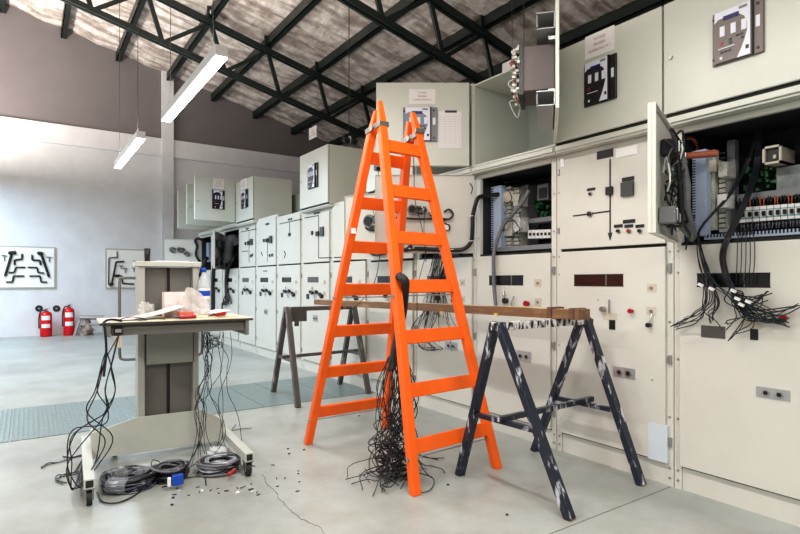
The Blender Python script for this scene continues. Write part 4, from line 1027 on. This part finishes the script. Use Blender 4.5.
# things on the column cap
t = thing('marker_cup', 'small black cup standing on top of the trolley column', 'cup', (.685, 4.12, 1.386)); g = MB(BLACK); p = Vector((.685, 4.12, 1.386))
g.lathe(p, [(0, 0), (.017, 0), (.022, .09), (.018, .09), (.014, .01)], 16); g.build('cup_body', t)
flat_sheet('paper_sheet', .84, 4.12, .22, .12, .05, 1.386, 'small loose paper on top of the trolley column', PAPER, 4, .004)
# cables of the trolley
cl = thing('cable_bundle', 'black cables looping from the left end of the worktable down to the floor', 'cables', (.3, 3.7, 0))
wire([(.46, 3.60, 1.014), (.40, 3.58, 1.025), (.36, 3.55, 1.01), (.365, 3.54, .97), (.372, 3.54, .85), (.36, 3.55, .70)], .007, cl, sides=8, name='cable')
for k in range(7):
    o = R(.03); sgn = 1 if k % 2 else -1
    L = [[(.44, 3.57, .93)], [(.372, 3.54, .85)]][k % 2]
    L += [(.38+o, 3.56, .78), (.345+o, 3.58+R(.03), .62), (.33-sgn*.05, 3.6, .46+R(.04)), (.30+sgn*.10+R(.03), 3.62, .36+R(.05))] if k < 5 else [(.40, 3.56, .75), (.42, 3.57, .6), (.36, 3.6, .45)]
    L += [(.27+sgn*.06+R(.03), 3.64, .20+R(.04)), (.25+R(.04), 3.68+R(.05), .05)]
    e = [[(60, 462), (48, 464), (40, 467)], [(80, 470), (62, 476), (57, 480), (67, 482)], [(84, 455), (70, 458), (63, 457)], [(72, 472), (56, 476), (55, 481), (64, 483)]][k % 4]
    L += [atZ(x+R(2), y+R(1.5), .008) for x, y in [(85, 456)]+e]
    wire(L, .0034, cl, name='cable')
cr = thing('cable_bundle', 'thin black wires hanging below the right end of the worktable', 'cables', (1.1, 3.9, .3))
for k in range(14):
    x0 = random.choice((205, 208, 211, 222, 225, 229)); x = x0+R(2)
    w = 2.5+random.random()*3
    e = [(x+R(4), 372), (x+R(7)-4, 392), (x+R(8)-8, 408)]
    if k > 11: e = [(x+3, 372), (x+4, 392), (x+12, 410), (x+16, 425)]
    L = [atY(x, 332, 3.95), atY(x+R(w), 345, 3.95), atY(x+R(w), 358, 3.95)]+[atY(a, b, 3.9) for a, b in e]
    q = L[-1]; L.append(Vector((q.x+R(.05), q.y+R(.05), max(.02, q.z-.2)))); L.append(Vector((q.x+R(.1), q.y+R(.12), .01)))
    wire(L, .0021, cr)
for k in range(7):
    wire([atY(205+R(5), 335, 3.95)]+[atY(212+R(10), 343+R(6), 3.95) for _ in range(5)], .002, cr)
wire([atZ(236, 424, .006)]+[atZ(x, y, .006) for x, y in ((232, 430), (240, 429), (252, 428))], .0025, cr)

# ------------------------------------------------------------------ cable coils on the floor
def coil(px, py, R0, hgt, label, ms, seed, tails=2, turns=11):
    c = atZ(px, py, 0); rnd = random.Random(seed)
    t = thing('cable_coil', label, 'cable coil', (c.x, c.y, 0))
    for k in range(turns):
        rr = R0*(1-.40*rnd.random()); zz = .008+hgt*rnd.random()*(.55+.45*(1 if rr > R0*.75 else .8)); ph = rnd.random()*6.28
        cx, cy = rnd.uniform(-.012, .012), rnd.uniform(-.012, .012); pts = []
        for j in range(33):
            a = ph+j/32*2*math.pi; pts.append(Vector((c.x+cx+rr*math.cos(a)*(1+.03*math.sin(3*a+ph)), c.y+cy+rr*math.sin(a)*(1+.03*math.cos(2*a)), zz+.008*math.sin(2*a+ph))))
        g = MB(ms[k % len(ms)]); g.tube(pts, .0072, 6, caps=False); g.build('cable_turn', t)
    return t, c
t, c = coil(129, 486, .145, .075, 'black cable coil wrapped in clear film on the floor, left of the three coils', [WRAP, WIREM], 1, turns=34)
for k, a in enumerate((.4, 2.2, 4.1)):
    g = MB(mat('clear film', (.75, .8, .88), .1, alpha=.2, bump=.5, bscale=20)); pts = []
    p = Vector((c.x+.115*math.cos(a), c.y+.115*math.sin(a), .045)); d = Vector((math.cos(a), math.sin(a), 0)); tn = Vector((-d.y, d.x, 0))
    for s in (-1, 1):
        for j in range(10): an = j/10*6.283; pts.append(p+d*.055*math.cos(an)+Vector((0, 0, .046*math.sin(an)))+tn*s*.06)
    g.add(pts, [(j, (j+1) % 10, 10+(j+1) % 10, 10+j) for j in range(10)], True); g.build('film_wrap', t)
wire([atZ(x, y, .008) for x, y in ((100, 484), (104, 472), (118, 470))]+[], .004, t); wire([atZ(x, y, .008) for x, y in ((97, 492), (103, 502), (120, 502), (138, 493), (144, 484))], .0045, t)
t, c = coil(170, 478, .105, .07, 'small black cable coil with a bright blue label, middle of the three coils', [WIREM, WIREM, WRAP, WIREG], 2, turns=26)
g = MB(BLUE); p = atZ(178, 480, .05); g.box(p.x-.035, p.x+.03, p.y-.012, p.y+.012, .02, .085); g.use(WHITE); g.box(p.x-.06, p.x-.04, p.y-.012, p.y+.012, .02, .075); g.build('label_tag', t, bevel=.006)
wire([atZ(168, 466, .05), atZ(172, 462, .09), atZ(177, 462, .16), atZ(186, 466, .16), atZ(187, 476, .05)], .004, t); wire([atZ(160, 462, .06), atZ(153, 460, .08), atZ(152, 466, .02), atZ(163, 470, .01)], .003, t)
wire([atZ(162, 487, .006), atZ(170, 485, .006), atZ(178, 480, .006)], .004, t); wire([atZ(186, 470, .01), atZ(195, 464, .01), atZ(205, 461, .01)], .003, t); wire([atZ(180, 479, .006), atZ(192, 477, .006), atZ(204, 477, .006), atZ(206, 485, .006)], .003, t)
coil(219, 471, .13, .07, 'grey and dark cable coil with a red end, right of the three coils', [WRAPG, WIREG, WRAPG, WIREM], 3, turns=34)
t_, c_ = None, atZ(232, 473, .04); g = MB(mat('dull red sleeve', (.35, .04, .04), .5)); g.tube([c_+Vector((-.03, -.02, 0)), c_+Vector((.0, -.005, .005)), c_+Vector((.025, .03, .005))], .014, 8); tag(g.build('cable_sleeve'), 'short dull red sleeve lying on the grey cable coil', 'sleeve')
# offcuts and scraps
for k in range(30):
    px, py = random.uniform(165, 262), random.uniform(486, 496)
    if k > 18: px, py = random.uniform(245, 300), random.uniform(462, 492)
    p = atZ(px, py, 0); a = random.random()*3.14; L = random.uniform(.006, .016); m = PAPER if k in (3, 8, 12) else BLACK
    g = MB(m); g.tube([p+Vector((-L*math.cos(a), -L*math.sin(a), .003)), p+Vector((0, 0, .0045)), p+Vector((L*math.cos(a), L*math.sin(a), .003))], .0028, 5)
    tag(g.build('wire_offcut'), 'tiny wire insulation scrap on the floor in front of the trolley', 'scrap', 'wire offcuts on the floor')
for (px, py, r, lab) in ((202, 491.5, .014, 'small white paper scrap on the floor below the middle coil'), (238, 493, .016, 'small white paper scrap on the floor in front of the grey coil')):
    p = atZ(px, py, 0); g = MB(PAPER); g.add([p+Vector((r, 0, .001)), p+Vector((0, r, .008)), p+Vector((-r, 0, .002)), p+Vector((0, -r, .004)), p+Vector((0, 0, .015))], [(0, 1, 4), (1, 2, 4), (2, 3, 4), (3, 0, 4), (0, 1, 2, 3)]); tag(g.build('paper_scrap'), lab, 'scrap')
for (px, py) in ((172, 505), (173, 498), (359, 416), (304, 450), (288, 449), (289, 454), (507, 515), (448, 485)):
    p = atZ(px, py, 0); g = MB(BLACK); g.lathe((p.x, p.y, 0), [(0, 0), (.010, 0), (.007, .006), (0, .008)], 7); tag(g.build('floor_crumb'), 'tiny dark crumb lying alone on the open floor', 'scrap', 'dark crumbs on the floor')

# ------------------------------------------------------------------ back wall: tool boards, extinguishers, pipe rest
FW = Frame(0, YB-.0, -1, 0)
def wallp(px, py, n=.03): u, z = FW.pix(px, py, n); return u, z
def board(x0, y0, x1, y1, label, lines):
    g = MB(mat('board frame wood', (.45, .42, .34), .6)); u0, u1, z0, z1 = pbox(g, FW, x0, y0, x1, y1, .002, .035)
    t = thing('tool_board', label, 'board', FW.p((u0+u1)/2, .02, z0)); g.build('frame', t)
    g = MB(mat('board face white', (.86, .85, .81), .6, noise=.03, nscale=3)); g.fbox(FW, u0+.03, u1-.03, .03, .038, z0+.03, z1-.03); g.build('board_face', t)
    for (pts, w, nm) in lines:
        g = MB(BLACK if nm != 'thin' else mat('hook grey', (.2, .2, .2), .5)); q = [wallp(*p, .06) for p in pts]
        w *= .62
        for a, b in zip(q, q[1:]):
            g.tube([FW.p(a[0], .06, a[1]), FW.p(b[0], .06, b[1])], w, 6)
        g.tube([FW.p(q[0][0], .03, q[0][1]), FW.p(q[0][0], .065, q[0][1])], w*.6, 5)
        g.build('hanging_key' if nm == 'thin' else 'crank_handle', t)
board(-22, 246, 55.5, 288.5, 'white board with crank handles hung in mirrored pairs, left edge of the wall',
 [([(12, 253), (5, 276)], .045, 'k'), ([(9, 253), (16, 252.5)], .07, 'k'), ([(22, 254), (22, 259), (14.5, 260), (14.5, 265)], .035, 'k'), ([(25, 267.3), (16, 267.3), (14, 272.5), (8.5, 272.5)], .03, 'k'), ([(24, 276), (13.5, 276), (12.5, 282), (6, 282)], .03, 'k'),
  ([(41, 253.5), (49, 277)], .045, 'k'), ([(38, 253), (43, 254)], .07, 'k'), ([(32, 255), (32.3, 260), (40, 260.5), (40.5, 265)], .035, 'k'), ([(28, 267.3), (37, 267.5), (38, 272.5), (44, 273)], .03, 'k'), ([(29.5, 276), (40, 276), (41, 282), (47, 282)], .03, 'k'),
  ([(1.5, 255), (7, 256)], .02, 'thin'), ([(4.3, 256), (4.3, 261)], .02, 'thin'), ([(46.5, 257), (52, 257.5)], .02, 'thin'), ([(49.3, 257), (49.2, 262)], .02, 'thin')])
board(105.5, 249, 148, 288.5, 'white board with crank handles hung on it, half hidden by the trolley column',
 [([(117, 251.5), (117.3, 257.5), (109, 258), (108.5, 285)], .022, 'k'), ([(124, 261.5), (116, 262), (111.5, 285)], .035, 'k'), ([(115, 276), (122, 276), (122.5, 283.5), (134, 284)], .03, 'k'), ([(115, 275.8), (120, 275.8)], .06, 'k'), ([(111, 284), (112, 285.5)], .09, 'k'), ([(134, 261.5), (140, 262), (141, 272)], .035, 'k'),
  ([(119, 265.5), (123, 266)], .02, 'thin'), ([(121, 266), (121, 269)], .02, 'thin'), ([(123, 268.5), (127.5, 268.7)], .02, 'thin'), ([(125.3, 268.7), (125.3, 273)], .02, 'thin'), ([(132, 268), (136, 268.5)], .02, 'thin'), ([(134, 268.5), (134, 272)], .02, 'thin')])
def extinguisher(px, hpx, lab, s):
    b = atZ(px, 337, 0); Yc = YB-.26; b = atY(px, 337, Yc); b.z = 0
    t = thing('fire_extinguisher', lab, 'extinguisher', (b.x, b.y, 0)); r = .118*s; h = hpx
    g = MB(FEXT); g.lathe(b, [(0, 0), (r*.95, 0), (r, .03), (r, h*.78), (r*.86, h*.86), (r*.45, h*.91), (r*.25, h*.93), (0, h*.93)], 22); g.build('cylinder_body', t)
    g = MB(BLACK); g.cyl(b+Vector((0, 0, h*.92)), b+Vector((0, 0, h)), .03, 10); g.use(CHROME); g.beam(b+Vector((-.02, -.02, h*.99)), b+Vector((.06, -.10, h*1.03)), .03, .012); g.beam(b+Vector((-.02, -.02, h*.95)), b+Vector((.05, -.09, h*.94)), .03, .012); g.build('valve', t)
    g = MB(BLACK); g.tube(smooth([b+Vector((-.02, 0, h*.95)), b+Vector((-r*.8, -.03, h*.93)), b+Vector((-r*1.12, -.03, h*.7)), b+Vector((-r*1.12, -.03, h*.3))], 5), .014, 8); g.build('hose', t)
    for za, zb in ((.60, .76), (.32, .46)):
        g = MB(PAPER); prof = []
        vs = []; K = 7
        for k in range(K):
            an = math.radians(-135+k*14); vs += [b+Vector((r*1.01*math.cos(an), r*1.01*math.sin(an), h*za)), b+Vector((r*1.01*math.cos(an), r*1.01*math.sin(an), h*zb))]
        g.add(vs, [(2*k, 2*k+1, 2*k+3, 2*k+2) for k in range(K-1)]); g.build('sticker', t)
extinguisher(46, .62, 'red fire extinguisher on the floor, shorter left one between two dark wall stains', 1.0)
extinguisher(69, .70, 'red fire extinguisher on the floor, taller right one with hose on its left side', .96)
for x, lab in ((39, 'round dark stain on the wall left of the shorter extinguisher'), (56.5, 'round dark stain on the wall between the extinguishers')):
    u, z = wallp(x, 308.5, .002); g = MB(STAIN); g.cyl(FW.p(u, -.001, z), FW.p(u, .012, z), .075, 14); g.use(DUCTG); g.cyl(FW.p(u, .01, z), FW.p(u, .03, z), .025, 10); tag(g.build('wall_bracket'), lab, 'bracket')
t = thing('pipe_rest', 'low grey pipe barrier standing against the wall left of the worktable', 'barrier', atY(90, 337, YB-.5))
P1, P2 = atY(79, 317.5, YB-.5), atY(104, 317.5, YB-.5)
g = MB(CHROME); g.cyl(P1, P2, .05, 10); g.build('rail', t)
g = MB(PLATE); q1 = Vector((P1.x+.03, P1.y, 0)); g.cyl(P1+Vector((.03, 0, 0)), q1+Vector((-.12, 0, 0)), .03, 8); g.cyl(Vector((P2.x, P2.y, 0)), P2, .03, 8); g.cyl(Vector((P1.x, P1.y, .25)), Vector((P2.x, P2.y, .25)), .025, 8); g.build('leg', t)
bag('plaster_sack', tuple(atY(86, 336, YB-.45).xy)+(0,), .16, .12, .30, 'crumpled dirty sack standing under the low pipe barrier', mat('dirty sack', (.42, .36, .32), .9, nscale=9, col2=(.16, .11, .09), lo=.45, hi=.6), 21)['category'] = 'sack'

# ------------------------------------------------------------------ hanging lamps
def lamp(X, Ya, Yb, z, label, vis=True, cool=False, e=60, w=.105, up=1.7):
    t = thing('pendant_lamp', label, 'lamp', (X, (Ya+Yb)/2, z), 'hanging tube lamps')
    g = MB(LAMPW); g.box(X-w/2, X+w/2, Ya, Yb, z+.008, z+.10); g.build('housing', t, bevel=.006)
    g = MB(LAMPEC if cool else LAMPE); g.box(X-w/2+.004, X+w/2-.004, Ya+.004, Yb-.004, z, z+.012); g.build('diffuser', t)
    for y in (Ya+.25, Yb-.25):
        g = MB(CABLE); g.cyl((X, y, z+.10), (X, y, roof_z(X)-.08), .004, 6); g.build('suspension_wire', t)
    ld = bpy.data.lights.new('tube_light', 'AREA'); ld.shape = 'RECTANGLE'; ld.size = w; ld.size_y = Yb-Ya-.1; ld.energy = e; ld.color = (.58, .80, 1) if cool else (1, .965, .91)
    lo = bpy.data.objects.new('tube_light', ld); COL.objects.link(lo); lo.location = (0, 0, -.006); lo.parent = t
    l2 = bpy.data.lights.new('roof_fill_light', 'AREA'); l2.shape = 'RECTANGLE'; l2.size = w*.8; l2.size_y = Yb-Ya-.1; l2.energy = e*up; l2.color = (1, .90, .82)  # added upward fill to brighten the roof, no part of the fixture
    lo = bpy.data.objects.new('roof_fill_light', l2); COL.objects.link(lo); lo.location = (0, 0, .106); lo.rotation_euler = (math.pi, 0, 0); lo.parent = t
lamp(1.315, 4.52, 6.72, 3.09, 'nearer hanging white tube lamp above the trolley, upper left', e=55)
lamp(1.195, 7.62, 9.85, 3.07, 'farther hanging tube lamp glowing cool white before the back wall', cool=True, e=80)
lamp(4.05, 3.66, 4.0, 3.37, 'short tube lamp end peeking out behind the open relay box', e=3)
lamp(1.27, .9, 3.1, 3.15, 'unseen tube lamp added above and in front of the ladder', e=70)  # lamp added above the frame for more light
lamp(1.27, -3.0, -.8, 3.15, 'unseen tube lamp added behind the viewpoint to light the cabinets', e=120)  # added out of view, lights the cabinet fronts
for Y in (-3.0, 1.0, 5.0, 9.0): lamp(-2.4, Y, Y+2.3, 3.3, 'unseen tube lamp added on the left as frontal fill for the cabinets', e=105, cool=False)  # added fill row outside the view, frontal light on the cabinets
lamp(-1.6, 11.6, 13.7, 3.5, 'unseen cool tube lamp added to tint the back wall', e=240, cool=True)  # added outside the view for a bluish pool on the wall
# twin spot lamp hanging over the pale relay box, round junction boxes on the beams
t = thing('emergency_spotlight', 'small dark twin spotlight hanging above the pale relay box', 'lamp', atY(349, 144, 6.9))
p = atY(349, 140, 6.9); g = MB(BLACK)
for s in (-1, 1): g.cyl(p+Vector((s*.06, 0, -.02)), p+Vector((s*.06-.02, -.10, -.04)), .045, 12)
g.box(p.x-.09, p.x+.09, p.y-.02, p.y+.03, p.z+.0, p.z+.06); g.build('spot_heads', t)
g = MB(WHITE); g.box(p.x-.02, p.x+.02, p.y-.03, p.y-.022, p.z-.05, p.z+.05); g.build('light_face', t)
g = MB(CABLE); g.cyl(p+Vector((0, 0, .05)), (p.x, p.y, roof_z(p.x)-.3), .006, 6); g.build('hanger', t)
for (x, y, Y, lab) in ((213, 12, 10.7, 'small round white junction box on the far truss above the near lamp'), (521, 16, 6.6, 'small round white junction box on the near truss above the open relay box'), (371, 89, 10.7, 'small round white junction box on the far truss left of the ladder tip')):
    p = atY(x, y, Y); g = MB(LAMPW); g.cyl(p, p+Vector((0, .06, 0)), .055, 16); g.use(DUCTG); g.cyl(p+Vector((0, -.006, 0)), p, .03, 12); tag(g.build('junction_box'), lab, 'junction box')

# ------------------------------------------------------------------ world, camera, view
w = bpy.data.worlds.new('World'); SC.world = w; w.use_nodes = True
w.node_tree.nodes['Background'].inputs[0].default_value = (.8, .85, .9, 1); w.node_tree.nodes['Background'].inputs[1].default_value = .3
cam = bpy.data.cameras.new('Camera'); co = bpy.data.objects.new('Camera', cam); COL.objects.link(co)
cam.sensor_width = 36; cam.lens = FPX/800*36; cam.shift_y = (YH-267)/800.0; cam.clip_start = .05
co.location = O; co.rotation_euler = (math.radians(90), 0, -TH)
SC.camera = co
SC.view_settings.view_transform = 'Standard'; SC.view_settings.look = 'Medium High Contrast'; SC.view_settings.exposure = -.42
